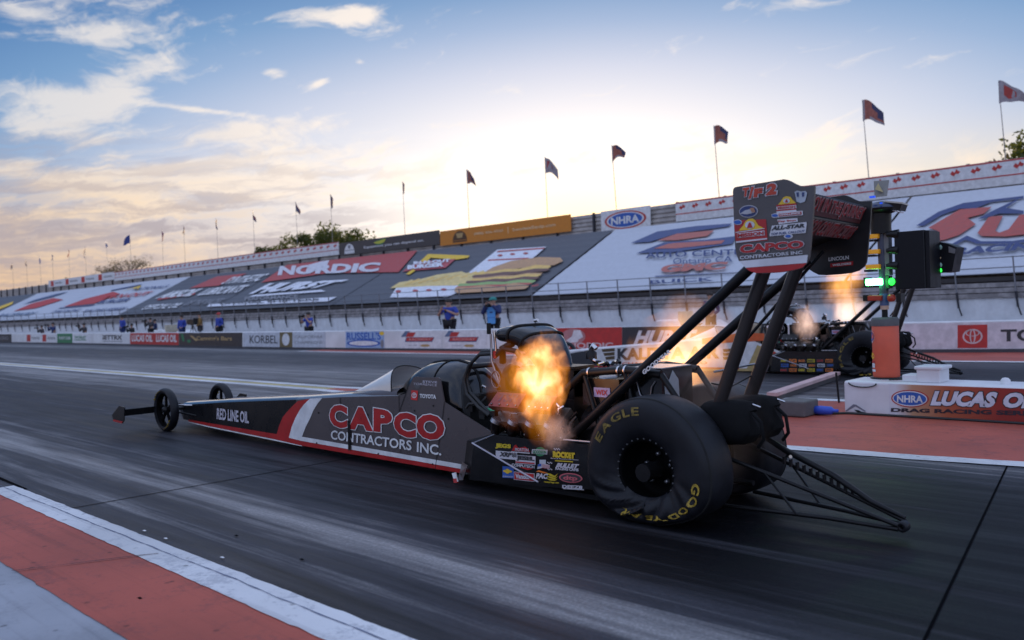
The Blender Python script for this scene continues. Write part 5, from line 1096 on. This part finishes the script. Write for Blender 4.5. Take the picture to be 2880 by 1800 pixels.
mb = MB(); mb.P(mp, [(2378, 1155), (2400, 1137), (2408, 1138), (2436, 1156), (2432, 1158), (2406, 1143), (2380, 1158)], M('grey smudge', (.2, .2, .24), .6), .004); mb.P(mp, [(2402, 1152), (2414, 1153), (2424, 1158), (2436, 1160), (2434, 1168), (2416, 1166), (2412, 1160)], SHADE, .005); mb.build('stain', t_)
mb = MB(); mb.box((.84, .08, .405), (1.10, .42, .565), MWW); mb.box((.82, .06, .56), (1.13, .44, .60), MWW); mb.box((.66, .12, .405), (.84, .4, .49), MWW); bevel(mb.build('white_box', None, label='small white equipment box sitting on top of the median barrier', cat='equipment box'), .012).location = (-4.4, 10.45, 0)
mb = MB(); mb.lathe([(.05, 0), (.05, .05), (.03, .075), (0, .08)], (0, 0, 0), (0, 0, 1), MWW, 16); o = mb.build('cap', None, label='small white rounded cap on top of the barrier near the right edge', cat='cap'); p = Plane((0, -1, 0), (0, 10.7, 0))(2828, 1068); o.location = (p.x, 10.7, .4)
# bollard pad
TX, TY = -4.06, 10.95
t_ = thing('bollard', 'round orange red padded bollard standing on the end of the white barrier', 'bollard', (TX, TY, .405))
mb = MB(); mb.lathe([(0, .015), (.155, .015), (.158, .03), (.156, .35), (.158, .71), (.15, .715), (0, .715)], (0, 0, 0), (0, 0, 1), ORBOL, 48); mb.build('pad', t_)
mb = MB(); mb.lathe([(.161, .66), (.163, .74), (.15, .765), (.05, .77), (0, .77)], (0, 0, 0), (0, 0, 1), M('grey rubber cap', (.10, .10, .105), .6), 40); mb.lathe([(.19, .0), (.19, .02), (0, .02)], (0, 0, 0), (0, 0, 1), BLKM, 32); mb.build('cap', t_)
mb = MB()
def cyl(a, z, e=.003): return Vector((math.sin(R(a)) * (.157 + e), -math.cos(R(a)) * (.157 + e), z))
def patch(a0, a1, z0, z1, m, e, el_=False):
    n = 14
    if el_:
        pts = [((a0 + a1) / 2 + (a1 - a0) / 2 * math.cos(2 * math.pi * k / 24), (z0 + z1) / 2 + (z1 - z0) / 2 * math.sin(2 * math.pi * k / 24)) for k in range(24)]
        c = cyl((a0 + a1) / 2, (z0 + z1) / 2, e + .004); vs = [c] + [cyl(a, z, e) for a, z in pts]; mb.add(vs, [(0, 1 + k, 1 + (k + 1) % 24) for k in range(24)], m)
    else:
        vs = [];
        for k in range(n + 1): a = a0 + (a1 - a0) * k / n; vs += [cyl(a, z0, e), cyl(a, z1, e)]
        mb.add(vs, [(2 * k, 2 * k + 2, 2 * k + 3, 2 * k + 1) for k in range(n)], m)
AO = -28                                                       # emblem wraps round to the left of the face we see
patch(AO - 110, AO - 2, .44, .62, OFFW, .003, True); patch(AO - 104, AO - 8, .46, .60, BLUE, .006, True); patch(AO - 80, AO - 8, .24, .33, YELP, .003, True); patch(AO - 80, AO - 4, .20, .225, REDP, .004); patch(AO - 80, AO - 6, .14, .195, OFFW, .004); patch(AO - 80, AO - 2, .09, .12, OFFW, .004)
mb.build('emblem', t_)
mb = MB()
for k in range(2): mb.tube([(TX - .1 - .02 * k + .28 * math.cos(R(q)) * (.6 + .2 * k), 10.43 + .04 * k - .0 * q, .385 - .05 * abs(math.sin(R(q)))) for q in range(0, 181, 15)], .008, HOSE, 6)
mb.tube([(TX + .16, 10.6, .42), (TX + .3, 10.6, .43), (TX + .5, 10.7, .42)], .008, HOSE, 6); mb.build('cable', None, label='black cable looped over the barrier edge at the foot of the bollard', cat='cable')
mb = MB(); mb.tube([(-5.4, 9.75, .02), (-4.7, 10.0, .02), (-4.3, 10.32, .02), (-3, 10.36, .02), (-1, 10.34, .02), (3, 10.38, .02)], .018, HOSE, 6); mb.build('cable', None, label='black cable lying along the foot of the white barrier', cat='cable')
# starting light tree on the bollard
TPl = Plane((0, -1, 0), (0, TY, 0), lambda w: w - Vector((TX, TY, 1.17)))
t_ = thing('starting_light_tree', 'starting light tree with amber bars and a lit green bar above the bollard', 'starting lights', (TX, TY, 1.17))
def tb(x0, y0, x1, y1, d0, d1, m, mb_=None):
    m2 = mb_ or MB(); a = TPl(x0, y1); b = TPl(x1, y0); m2.box((a.x, d0, a.z), (b.x, d1, b.z), m); return m2
AMB = M('amber lens', (.75, .34, .01), .35, emit=.12, ecol=(1, .45, .02)); GRL = M('lit green lamp', (.1, .9, .3), .3, emit=24, ecol=(.10, 1, .22)); GRL2 = M('lit green lens', (.02, .7, .05), .3, emit=3, ecol=(.02, 1, .05)); RLN = M('red lens', (.42, .035, .01), .35)
DBL = M('dark blue tube', (.012, .022, .06), .35, coat=.4); BLL = M('lit blue lamp', (.02, .08, .5), .3, emit=.6, ecol=(.01, .09, 1)); TGR = M('grey tree plate', (.16, .16, .165), .5)
mb = MB(); mb.tube([(0, 0, -.0), (0, 0, .10)], .035, SHADE, 12); mb.tube([(0, 0, .10), (0, 0, .15)], .05, M('cream collar', (.6, .42, .3), .5), 16); mb.tube([(0, 0, .15), (0, 0, .30)], .055, M('mid blue tube', (.03, .10, .26), .35, coat=.4), 16); mb.tube([(0, 0, .30), (-.01, 0, 1.05)], .055, DBL, 16); mb.tube([(-.02, 0, 1.05), (-.02, 0, 1.32)], [.12, .13], BLKM, 20); mb.build('pole', t_)
mb = MB(); mb.lathe([(.02, 1.46), (.14, 1.44), (.21, 1.40), (.23, 1.365)], (-.01, 0, 0), (0, 0, 1), DBL, 32); mb.lathe([(.23, 1.365), (.22, 1.34), (.12, 1.30), (0, 1.3)], (-.01, 0, 0), (0, 0, 1), BLKM, 32); mb.build('beacon_dome', t_)
mb = tb(2466, 554, 2480, 561, -.24, -.20, BLL); tb(2494, 572, 2500, 577, -.23, -.21, BLL, mb); tb(2455, 596, 2461, 615, -.145, -.13, M('dim blue lamp', (.01, .03, .2), .3), mb); mb.build('blue_lamp', t_)
a = TPl(2455, 556); mb = MB(); mb.prism([a + Vector((.02, 0, 0)), a + Vector((.17, .0, 0)), a + Vector((.16, .12, .21)), a + Vector((-.03, .12, .22))], (0, .012, .006), M('small sign board', (.20, .19, .17), .5)); mb.prism([a + Vector((.03, -.003, .1)), a + Vector((.13, -.0, .05)), a + Vector((.05, .06, .18))], (0, -.004, .002), M('pale gold print', (.4, .32, .14), .5)); mb.build('sign_board', t_)
mb = MB(); b = TPl(2500, 566); mb.prism([b + Vector((0, -.15, -.02)), b + Vector((.20, -.1, -.06)), b + Vector((.19, .12, -.07)), b + Vector((0, .15, -.02))], (0, 0, .02), M('pale lid', (.5, .47, .4), .4)); mb.prism([b + Vector((0, -.15, -.10)), b + Vector((.16, -.1, -.14)), b + Vector((.19, -.1, -.06)), b + Vector((0, -.15, -.02))], (0, .2, 0), BLKM); mb.tube([b + Vector((.08, -.1, -.13)), b + Vector((.21, -.12, -.17))], .008, CHROME, 6); mb.build('cover', t_)
for y0, y1, x0, x1 in ((658, 673, 2447, 2478), (701, 716, 2443, 2481), (743, 758, 2443, 2482)):
    bevel(tb(x0, y0, x1, y1, -.11, -.03, AMB).build('amber_bar', t_), .01)
    tb(x0 - 4, y1, x0 + 22, y1 + 7, -.10, .05, BLKM).build('hood', t_)
bevel(tb(2444, 783, 2487, 803, -.12, -.04, GRL).build('green_lamp', t_), .012)
tb(2436, 780, 2447, 806, -.08, .06, BLKM).build('hood', t_)
bevel(tb(2449, 830, 2487, 846, -.11, -.03, RLN).build('red_lamp', t_), .01); mb = MB(); c = TPl(2516, 838); mb.lathe([(.045, 0), (.045, .05), (.03, .06), (0, .062)], (c.x, -.06, c.z), (-.4, -1, 0), RLN, 20); mb.build('red_lamp', t_)
tb(2434, 829, 2449, 847, -.08, .04, BLKM).build('hood', t_); tb(2527, 824, 2540, 850, -.08, .06, BLKM).build('hood', t_)
mb = tb(2477, 640, 2501, 775, -.04, .08, TGR); tb(2477, 775, 2503, 812, -.04, .08, M('dark green plate', (.012, .06, .03), .5), mb); mb.build('lamp_plate', t_)
for y in (661, 706, 749):
    c0, c1 = TPl(2500, y), TPl(2532, y - 2); mb = MB(); mb.tube([c0 + Vector((0, -.07, 0)), c0 + Vector((.05, -.07, .005)), c1 + Vector((0, -.06, 0))], [.028, .042, .062], BLKM, 18); mb.build('hood', t_)
mb = MB(); c = TPl(2517, 792); mb.lathe([(.045, 0), (.045, .01), (.03, .018), (0, .02)], (c.x, -.10, c.z), (-.35, -1, 0), GRL2, 20); mb.build('green_lamp', t_)
mb = MB(); a0, a1 = TPl(2527, 814), TPl(2620, 646); mb.box((a0.x, -.10, a0.z), (a1.x - .055, .30, a1.z), M('black lamp housing', (.006, .007, .010), .4, spec=.2)); mb.box((a1.x - .05, -.09, a0.z + .005), (a1.x, .30, a1.z - .01), M('black lamp housing', (0, 0, 0))); mb.tube([(a1.x - .055, -.1, a0.z), (a1.x - .06, -.1, a1.z)], .008, BLKM, 6); o = bevel(mb.build('lamp_housing', t_), .012)
# second lamp housing facing the other lane, its face lit green
mb = MB(); a0, a1 = TPl(2640, 766), TPl(2668, 688); mb.prism([a0 + Vector((-.04, .30, 0)), a0 + Vector((.06, .30, .01)), a1 + Vector((0, .30, -.02)), a1 + Vector((-.10, .30, .03)), a1 + Vector((-.20, .30, .06)), a0 + Vector((-.14, .30, .02))], (0, .3, 0), M('black lamp housing', (0, 0, 0))); mb.prism([a1 + Vector((-.09, .295, -.005)), a1 + Vector((-.01, .295, -.045)), a1 + Vector((-.02, .295, -.10)), a1 + Vector((-.09, .295, -.08))], (0, -.003, 0), TGR); bevel(mb.build('lamp_housing', t_), .01)
GRF = M('dim green lit face', (.01, .16, .05), .35, emit=.10, ecol=(.02, 1, .25)); mb = MB(); b0 = TPl(2611, 768); b1 = TPl(2632, 682); mb.box((b0.x, .31, b0.z), (b1.x, .33, b1.z), GRF); mb.build('lamp_plate', t_)
for y, r_, m_ in ((694, .034, M('pale green lens', (.25, .42, .36), .3)), (724, .02, M('tan lens', (.45, .32, .18), .4)), (745, .034, M('pale green lens', (0, 0, 0))), (760, .03, GRL2)):
    c = TPl(2619, y); mb = MB(); mb.lathe([(r_, 0), (r_, .012), (r_ * .6, .02), (0, .022)], (c.x, .305, c.z), (-.2, -1, 0), m_, 18); mb.build('green_lamp', t_)
# timing gear between the lanes
mb = MB(); mb.bar((0, 0, .10), (-.62, 3.6, .10), .15, .05, M('pink white foam plank', (.60, .40, .38), .7, scale=4, bump=.2)); mb.bar((0, 0, .035), (-.62, 3.6, .035), .10, .07, M('dark foam', (.09, .08, .08), .8)); mb.build('plank', None, label='long pink and white plank lying across the median behind the car', cat='plank').location = (-5.72, 11.15, .006)
mb = MB(); mb.box((-.22, 0, 0), (.16, .4, .19), M('dusty grey box', (.115, .105, .105), .7, bump=.2)); bevel(mb.build('timing_box', None, label='dusty grey timing box on the red median beside the rear tyre', cat='box'), .02).location = (-4.75, 9.75, .012)
mb = MB(); mb.lathe([(.0, 0), (.05, .0), (.055, .1), (.05, .22), (.02, .25), (.02, .3), (0, .3)], (0, 0, .06), (1, .15, 0), M('bright blue plastic', (.03, .08, .5), .4), 16); mb.build('canister', None, label='small bright blue canister lying left of the white barrier', cat='canister').location = (-4.62, 10.05, .012)
mb = MB(); mb.tube([(0, 0, 0), (-.03, 0, .42)], .014, BLKM, 6); mb.build('stake', None, label='thin dark stake standing left of the white barrier', cat='stake').location = (*GND(2360, 1134).xy, 0)

# ------------------------------------------------------------------ people behind the far wall
def skinned(name, pts, edges, m, parent, sub=2):
    me = bpy.data.meshes.new('t'); ks = list(pts); me.from_pydata([pts[k][0] for k in ks], [(ks.index(a), ks.index(b)) for a, b in edges], [])
    o = bpy.data.objects.new('t', me); COL.objects.link(o); md = o.modifiers.new('s', 'SKIN'); md.use_smooth_shade = True
    for i, k in enumerate(ks): r = pts[k][1]; me.skin_vertices[0].data[i].radius = (r, r) if not isinstance(r, tuple) else r
    me.skin_vertices[0].data[0].use_root = True; s2 = o.modifiers.new('u', 'SUBSURF'); s2.levels = s2.render_levels = sub
    n = bpy.data.meshes.new_from_object(o.evaluated_get(bpy.context.evaluated_depsgraph_get())); bpy.data.objects.remove(o)
    n.materials.clear(); n.materials.append(m); n.name = name; q = bpy.data.objects.new(name, n); COL.objects.link(q); q.parent = parent; return q
SKIN = M('skin', (.42, .24, .17), .55, var=.08)
def person(px, Y, label, shirt, trousers, hat, pose='stand', rz=0., sleeve=.5, k=1., bib=None, dz=0.):
    p = YP(Y)(px, 925); t_ = thing('person', label, 'person', (p.x, Y, 0), rz, 'people behind the far wall'); V = Vector; sit = pose == 'kneel'
    h = .40 if sit else 0.
    J = {'pel': V((0, 0, .96 - h)), 'sp': V((0, .02, 1.16 - h)), 'ch': V((0, .0, 1.33 - h)), 'nk': V((0, -.0, 1.47 - h)), 'jaw': V((0, -.035, 1.555 - h)), 'hd': V((0, -.015, 1.635 - h)), 'top': V((0, .0, 1.70 - h))}
    for s, n in ((-1, 'l'), (1, 'r')):
        J['sh' + n] = V((s * .17, 0, 1.42 - h)); J['hp' + n] = V((s * .09, 0, .92 - h))
        if sit: J['kn' + n] = V((s * .14, -.36, .50)) if s > 0 else V((s * .12, -.12, .08)); J['an' + n] = V((s * .15, -.3, .09)) if s > 0 else V((s * .12, .3, .08)); J['ft' + n] = V((s * .15, -.45, .05)) if s > 0 else V((s * .12, .42, .05))
        else: J['kn' + n] = V((s * .105, -.02, .50)); J['an' + n] = V((s * .12, .02, .09)); J['ft' + n] = V((s * .13, -.14, .05))
        if pose in ('camera', 'kneel'): J['el' + n] = V((s * .27, -.18, 1.20 - h)); J['hn' + n] = V((s * .07, -.30, 1.53 - h))
        elif pose == 'phone': J['el' + n] = V((s * .30, -.08, 1.17 - h)); J['hn' + n] = V((s * .05 - .02, -.26, 1.40 - h - (.03 if s > 0 else -.06)))
        else: J['el' + n] = V((s * .25, .03, 1.15 - h)); J['hn' + n] = V((s * .10, -.20, 1.02 - h)) if s > 0 else V((s * .24, -.06, .92 - h))
    r = {'pel': .125, 'sp': .12, 'ch': .135, 'nk': .056, 'jaw': .070, 'hd': .088, 'top': .062, 'sh': .062, 'el': .044, 'hn': .030, 'hp': .085, 'kn': .062, 'an': .045, 'ft': .04}
    P_ = {n: (J[n] * k, (r[n] if n in r else r[n[:-1]]) * k * (1.0)) for n in J}
    ed = [('pel', 'sp'), ('sp', 'ch'), ('ch', 'nk'), ('nk', 'jaw'), ('jaw', 'hd'), ('hd', 'top')]
    for n in 'lr': ed += [('ch', 'sh' + n), ('sh' + n, 'el' + n), ('el' + n, 'hn' + n), ('pel', 'hp' + n), ('hp' + n, 'kn' + n), ('kn' + n, 'an' + n), ('an' + n, 'ft' + n)]
    b = skinned('body', P_, ed, SKIN, t_)
    mb = MB()                                                 # nose, ears and five curled fingers on each hand, joined to the body mesh
    hd = J['hd'] * k; mb.tube([hd + V((0, -.085, .0)) * k, hd + V((0, -.112, -.03)) * k], [.010 * k, .014 * k], SKIN, 6)
    for s in (-1, 1): mb.box(hd + V((s * .088 - .008, -.01, -.03)) * k, hd + V((s * .088 + .008, .02, .03)) * k, SKIN)
    for n, s in (('l', -1), ('r', 1)):
        c = J['hn' + n] * k; d = (c - J['el' + n] * k).normalized()
        for q in range(4): o_ = V(((q - 1.5) * .018, 0, 0)); L_ = (.07, .08, .075, .06)[q]; mb.tube([c + o_, c + o_ + d * L_ * .6 + V((0, -.01, 0)), c + o_ + d * L_ + V((0, -.03, -.01))], [.010, .009, .007], SKIN, 5)
        mb.tube([c, c + V((-s * .03, -.02, .0)) + d * .02, c + V((-s * .04, -.03, 0)) + d * .045], [.012, .010, .008], SKIN, 5)
    o = mb.build('x'); bm = bmesh.new(); bm.from_mesh(b.data); bm.from_mesh(o.data); bm.to_mesh(b.data); bm.free(); bpy.data.objects.remove(o)
    g_ = .016
    sp = {n: (P_[n][0], P_[n][1] + g_) for n in ('pel', 'sp', 'ch')}; sp['nb'] = (J['ch'].lerp(J['nk'], .75) * k, .075 * k); se = [('pel', 'sp'), ('sp', 'ch'), ('ch', 'nb')]
    for n in 'lr':
        sp['sh' + n] = (P_['sh' + n][0], P_['sh' + n][1] + g_); e_ = J['sh' + n].lerp(J['el' + n], min(1, sleeve * 1.6)); sp['e' + n] = (e_ * k, .062 * k); se += [('ch', 'sh' + n), ('sh' + n, 'e' + n)]
        if sleeve > .7: e2 = J['el' + n].lerp(J['hn' + n], .88); sp['w' + n] = (e2 * k, .044 * k); se += [('e' + n, 'w' + n)]
    skinned('shirt', sp, se, shirt, t_)
    tp = {'pel': (P_['pel'][0] - V((0, 0, .03)), .140 * k)}; te = []
    for n in 'lr':
        for a, rr in (('hp', .098), ('kn', .074), ('an', .062)): tp[a + n] = (P_[a + n][0], rr * k)
        te += [('pel', 'hp' + n), ('hp' + n, 'kn' + n), ('kn' + n, 'an' + n)]
    skinned('trousers', tp, te, trousers, t_)
    mb = MB(); c = J['hd'] * k + V((0, .008, .02))
    mb.lathe([(.101 * k, -.02), (.103 * k, .02), (.092 * k, .06), (.06 * k, .092), (0, .102)], c, (0, 0, 1), hat[1], 20)
    if hat[0] == 'cap': mb.prism([c + V((-.07, -.07, .01)), c + V((.07, -.07, .01)), c + V((.05, -.19, -.005)), c + V((-.05, -.19, -.005))], (0, 0, .012), hat[1])
    mb.build('cap' if hat[0] == 'cap' else 'hair', t_)
    if bib:
        mb = MB(); mb.prism([V((-.115, -.165, .86 - h)) * k, V((.115, -.165, .86 - h)) * k, V((.13, -.168, 1.3 - h)) * k, V((.07, -.16, 1.42 - h)) * k, V((-.07, -.16, 1.42 - h)) * k, V((-.13, -.168, 1.3 - h)) * k], (0, .02, 0), bib); mb.poly([V((-.118, -.169, 1.06 - h)) * k, V((.118, -.169, 1.06 - h)) * k, V((.118, -.169, 1.075 - h)) * k, V((-.118, -.169, 1.075 - h)) * k], BLUE)
        mb.poly([V((.055 * math.cos(R(q * 20)), -.170, 1.24 - h + .025 * math.sin(R(q * 20)))) * k for q in range(18)], NAVY); mb.build('bib', t_)
    if pose in ('camera', 'kneel'):
        q = V((0, -.34, 1.56 - h)) * k; mt = Matrix.Translation(t_.location) @ Matrix.Rotation(rz, 4, 'Z'); mb = MB(); mb.box((-.07, -.05, -.05), (.07, .04, .05), BLKM); mb.lathe([(.035, .0), (.04, .1), (.05, .2), (.045, .2), (.02, .17), (0, .17)], (0, -.05, 0), (0, -1, 0), BLKM, 16); mb.box((-.03, -.04, .05), (.03, .02, .075), BLKM)
        o = mb.build('camera', None, label='black camera held by the ' + ' '.join(label.replace(',', '').split()[:11]), cat='camera', group='cameras held by people behind the wall'); o.matrix_world = mt @ Matrix.Translation(q)
    elif pose == 'phone':
        mb = MB(); mb.box((-.04, -.008, -.075), (.04, .008, .075), BLKM); o = mb.build('phone', None, label='small black handset held up by the ' + ' '.join(label.replace(',', '').split()[:8]), cat='phone'); o.matrix_world = Matrix.Translation(t_.location) @ Matrix.Rotation(rz, 4, 'Z') @ Matrix.Translation(V((.03, -.32, 1.43 - h)) * k)
    return t_
CB = M('royal blue cloth', (.03, .06, .34), .8); CN = M('navy cloth', (.02, .035, .12), .8); CK = M('black cloth', (.012, .012, .014), .85); CDK = M('dark grey cloth', (.05, .045, .05), .85); CLB = M('light blue bib cloth', (.10, .32, .66), .75); CTL = M('teal cap', (.03, .25, .22), .7); CRD = M('red cap', (.5, .05, .05), .7); CHR = M('dark hair', (.02, .015, .012), .7); CYB = M('mustard brown cloth', (.22, .12, .03), .8); CLL = M('pale lilac cloth', (.35, .34, .42), .8)
person(1265, 21.2, 'stout person in a royal blue polo shirt, standing behind the barrier', CB, CK, ('hair', CHR), 'phone', R(18), .5, 1.0).scale = (1.42, 1.25, 1.07)
person(1390, 21.4, 'person in a light blue bib and teal cap photographing', CN, CK, ('cap', CTL), 'camera', R(18), 1., 1.0, CLB).scale = (1.3, 1.2, 1.07)
person(869, 21.2, 'person in a blue vest photographing beside the bottle banner', CB, CK, ('hair', CHR), 'camera', R(10), .4, .90).scale = (1.2, 1.1, 1.)
person(617, 21.4, 'person in a red cap and blue shirt by the gold script banner', CB, CK, ('cap', CRD), 'stand', R(10), 1., 1.0)
person(563, 21.9, 'person in a mustard top standing beside the dark camera rig', CYB, CDK, ('hair', CHR), 'stand', R(-30), 1., 1.02)
person(512, 21.6, 'person in a bright blue top in front of the white cart', CB, CN, ('hair', CHR), 'stand', R(30), 1., .97)
person(424, 22.2, 'person in dark clothes photographing above the red banners', CDK, CK, ('hair', CHR), 'camera', R(10), 1., .92)
person(437, 22.6, 'person in a dark blue top close behind another photographer', CN, CK, ('hair', CHR), 'stand', R(-10), 1., .86)
person(345, 22.2, 'tall person in blue with pale sleeves near the round blue emblem', CB, CN, ('hair', CHR), 'stand', R(10), 1., 1.04)
person(371, 22.0, 'crouching person in black to the right of the tall one', CK, CK, ('hair', CHR), 'kneel', R(10), 1., .95)
person(237, 22.4, 'crouching person in dark red and grey above the green lettered banner', CDK, CK, ('hair', CHR), 'kneel', R(10), 1., 1.06)
person(150, 22.6, 'person in a navy top kneeling above the red block banner', CN, CK, ('hair', CHR), 'kneel', R(10), 1., 1.16)
person(118, 22.6, 'leftmost crouching person in dark clothes behind the far wall', CDK, CK, ('hair', CHR), 'kneel', R(10), 1., 1.0)
person(2000, 23.8, 'person in a navy top standing behind the far dragster', CN, CK, ('hair', CHR), 'stand', R(20), 1., 1.0)
def cart(px, Y, label, rz):
    p = YP(Y)(px, 925); t_ = thing('utility_cart', label, 'cart', (p.x, Y, 0), rz, 'white carts behind the far wall'); mb = MB()
    mb.prism([(-1.1, -.55, .3), (1.1, -.55, .3), (1.15, -.55, .62), (.75, -.55, .85), (.3, -.55, .6), (-.2, -.55, .6), (-.3, -.55, .88), (-1.1, -.55, .88)], (0, 1.1, 0), WHITE); bevel(mb.build('cart_body', t_), .05, 2)
    mb = MB(); mb.box((-.25, -.5, .6), (.15, .5, .72), CK); mb.box((-.32, -.5, .7), (-.2, .5, 1.15), M('beige seat', (.55, .48, .36), .7)); mb.build('seat', t_)
    for x in (-.7, .75):
        for y in (-.5, .5): mb = MB(); mb.lathe([(.12, -.08), (.22, -.08), (.24, -.04), (.24, .04), (.22, .08), (.12, .08), (0, .06)], (x, y, .24), (0, 1, 0), RUB, 24); mb.build('wheel', t_)
    return t_
cart(492, 22.6, 'small white cart with a beige seat back behind the red banners', R(25)); cart(1950, 24.6, 'small white cart behind the far dragster', R(10))
p = YP(22.2)(543, 925); t_ = thing('video_camera', 'dark video camera rig on a tripod between the cart and the mustard top', 'video camera', (p.x, 22.2, 0)); mb = MB()
mb.box((-.45, -.12, 1.12), (.45, .12, 1.42), BLKM); mb.box((-.62, -.08, 1.2), (-.45, .08, 1.36), BLKM); mb.box((.45, -.2, 1.15), (.62, .1, 1.5), CK); mb.build('camera_body', t_)
for a in (90, 210, 330): mb = MB(); mb.tube([(0, 0, 1.12), (.5 * math.cos(R(a)), .5 * math.sin(R(a)), .02)], .02, BLKM, 6); mb.build('leg', t_)

# ------------------------------------------------------------------ exhaust flames and smoke: glowing volumes
def flame(loc, rad, rot, label, core, edge, strength, seed, nscale=2.2, thr=.30, smoke=0., soft=.5, tilt=0., name='flame', cat='flame', absorb=0., amp=1.5):
    bm = bmesh.new(); bmesh.ops.create_icosphere(bm, subdivisions=3, radius=1.0); me = bpy.data.meshes.new(name); bm.to_mesh(me); bm.free()
    o = bpy.data.objects.new(name, me); COL.objects.link(o); o.location = loc; o.scale = rad; o.rotation_euler = rot
    m = bpy.data.materials.new(name + ' volume'); m.use_nodes = True; t = NT(m.node_tree); t.n.clear(); co = t.new('ShaderNodeTexCoord').outputs['Object']
    ad = t.new('ShaderNodeVectorMath', operation='ADD'); t.l.new(co, ad.inputs[0]); ad.inputs[1].default_value = (seed * 3.7, seed * 1.3, seed * 2.1)
    n = t.noise(ad.outputs[0], nscale, 5, .58, .6); ln = t.new('ShaderNodeVectorMath', operation='LENGTH'); t.l.new(co, ln.inputs[0])
    d = t.m('SUBTRACT', t.m('SUBTRACT', 1.0, ln.outputs['Value']), t.m('MULTIPLY', t.m('SUBTRACT', .62, n), amp)); d = t.ss(d, thr - soft * .5, thr + soft)
    col = t.mix(t.m('POWER', d, 1.6), edge, core)
    em = t.new('ShaderNodeEmission'); t.l.new(col, em.inputs[0]); t.l.new(t.m('MULTIPLY', d, strength), em.inputs[1]); last = em.outputs[0]
    if smoke or absorb:
        sc_ = t.new('ShaderNodeVolumeScatter' if smoke else 'ShaderNodeVolumeAbsorption'); sc_.inputs['Color'].default_value = (.55, .40, .34, 1) if smoke else (.02, .02, .03, 1); t.l.new(t.m('MULTIPLY', d, smoke or absorb), sc_.inputs['Density']); ad2 = t.new('ShaderNodeAddShader'); t.l.new(last, ad2.inputs[0]); t.l.new(sc_.outputs[0], ad2.inputs[1]); last = ad2.outputs[0]
    ou = t.new('ShaderNodeOutputMaterial'); t.l.new(last, ou.inputs['Volume']); me.materials.append(m)
    return tag(o, label, cat, 'flames and smoke from the exhaust pipes')
def CW(org, u, v, z): return (org[0] - u, org[1] - v, z)
OC, OE = (1.0, .70, .36), (1.0, .27, .02)
flame(CW(NEAR, .90, .64, .93), (.27, .17, .33), (0, R(14), 0), 'big orange flame with a white core rising beside the engine of the dark dragster', (1, .72, .46), (1, .31, .03), 17, 11, 2.1, .10, soft=.85, amp=2.3)
flame(CW(NEAR, .84, .64, 1.10), (.16, .12, .20), (0, R(24), 0), 'ragged orange tongue at the top of the big flame', (1, .60, .28), (1, .33, .05), 6, 12, 2.8, .10, soft=.7, amp=2.4)
flame(CW(NEAR, 1.24, .56, .86), (.30, .12, .36), (0, 0, 0), 'thin amber flame sheet in front of the supercharger', (1, .36, .03), (1, .22, .0), 1.5, 2, 1.7, .08)
flame(CW(NEAR, .95, .58, .66), (.20, .12, .28), (0, R(-10), 0), 'small amber flame under the big one at the valve covers', (1, .42, .05), (1, .25, .0), 3., 3, 1.7, .10)
flame(CW(NEAR, .76, .64, .55), (.17, .13, .18), (0, 0, 0), 'brownish puff of smoke low in front of the rear tyre', (1.0, .42, .2), (.6, .3, .22), 1.5, 4, 2.6, .16, smoke=9., name='smoke_puff', cat='smoke')
flame(CW(NEAR, .56, -.62, .92), (.50, .28, .48), (0, R(12), 0), 'broad orange flame seen between the wing struts on the far side', (1, .60, .26), (1, .36, .07), 5, 5, 1.8, .05, soft=.7, amp=2.1)
flame(CW(NEAR, .36, -.62, 1.22), (.38, .26, .34), (0, R(20), 0), 'pale orange wisp of flame higher between the wing struts', (1, .58, .3), (1, .42, .16), 1.6, 6, 1.6, .10)
flame(CW(FAR, 1.05, .60, 1.0), (.30, .24, .42), (0, 0, 0), 'pale pink puff of fire beside the engine of the far dragster', (1, .66, .5), (.7, .42, .34), 3.4, 7, 2.2, .14, smoke=2.)
flame(CW(FAR, .72, -.62, 1.1), (.40, .32, .52), (0, R(10), 0), 'cream coloured flame on the far side of the white dragster', (1, .76, .56), (1, .5, .25), 2.8, 8, 1.5, .06)
flame(CW(FAR, .86, -.66, 1.74), (.46, .32, .66), (0, R(16), 0), 'tall orange plume above the far dragster under the dark wing', (1, .50, .12), (1, .38, .08), 3.2, 9, 2.0, .04, soft=.7, amp=2.1)
flame(CW(NEAR, -.05, .0, .55), (.55, .36, .55), (0, 0, 0), 'dim haze of tyre smoke between the two rear tyres', (.25, .17, .12), (.18, .13, .1), .10, 10, 1.6, .05, smoke=.9, name='tyre_smoke', cat='smoke')
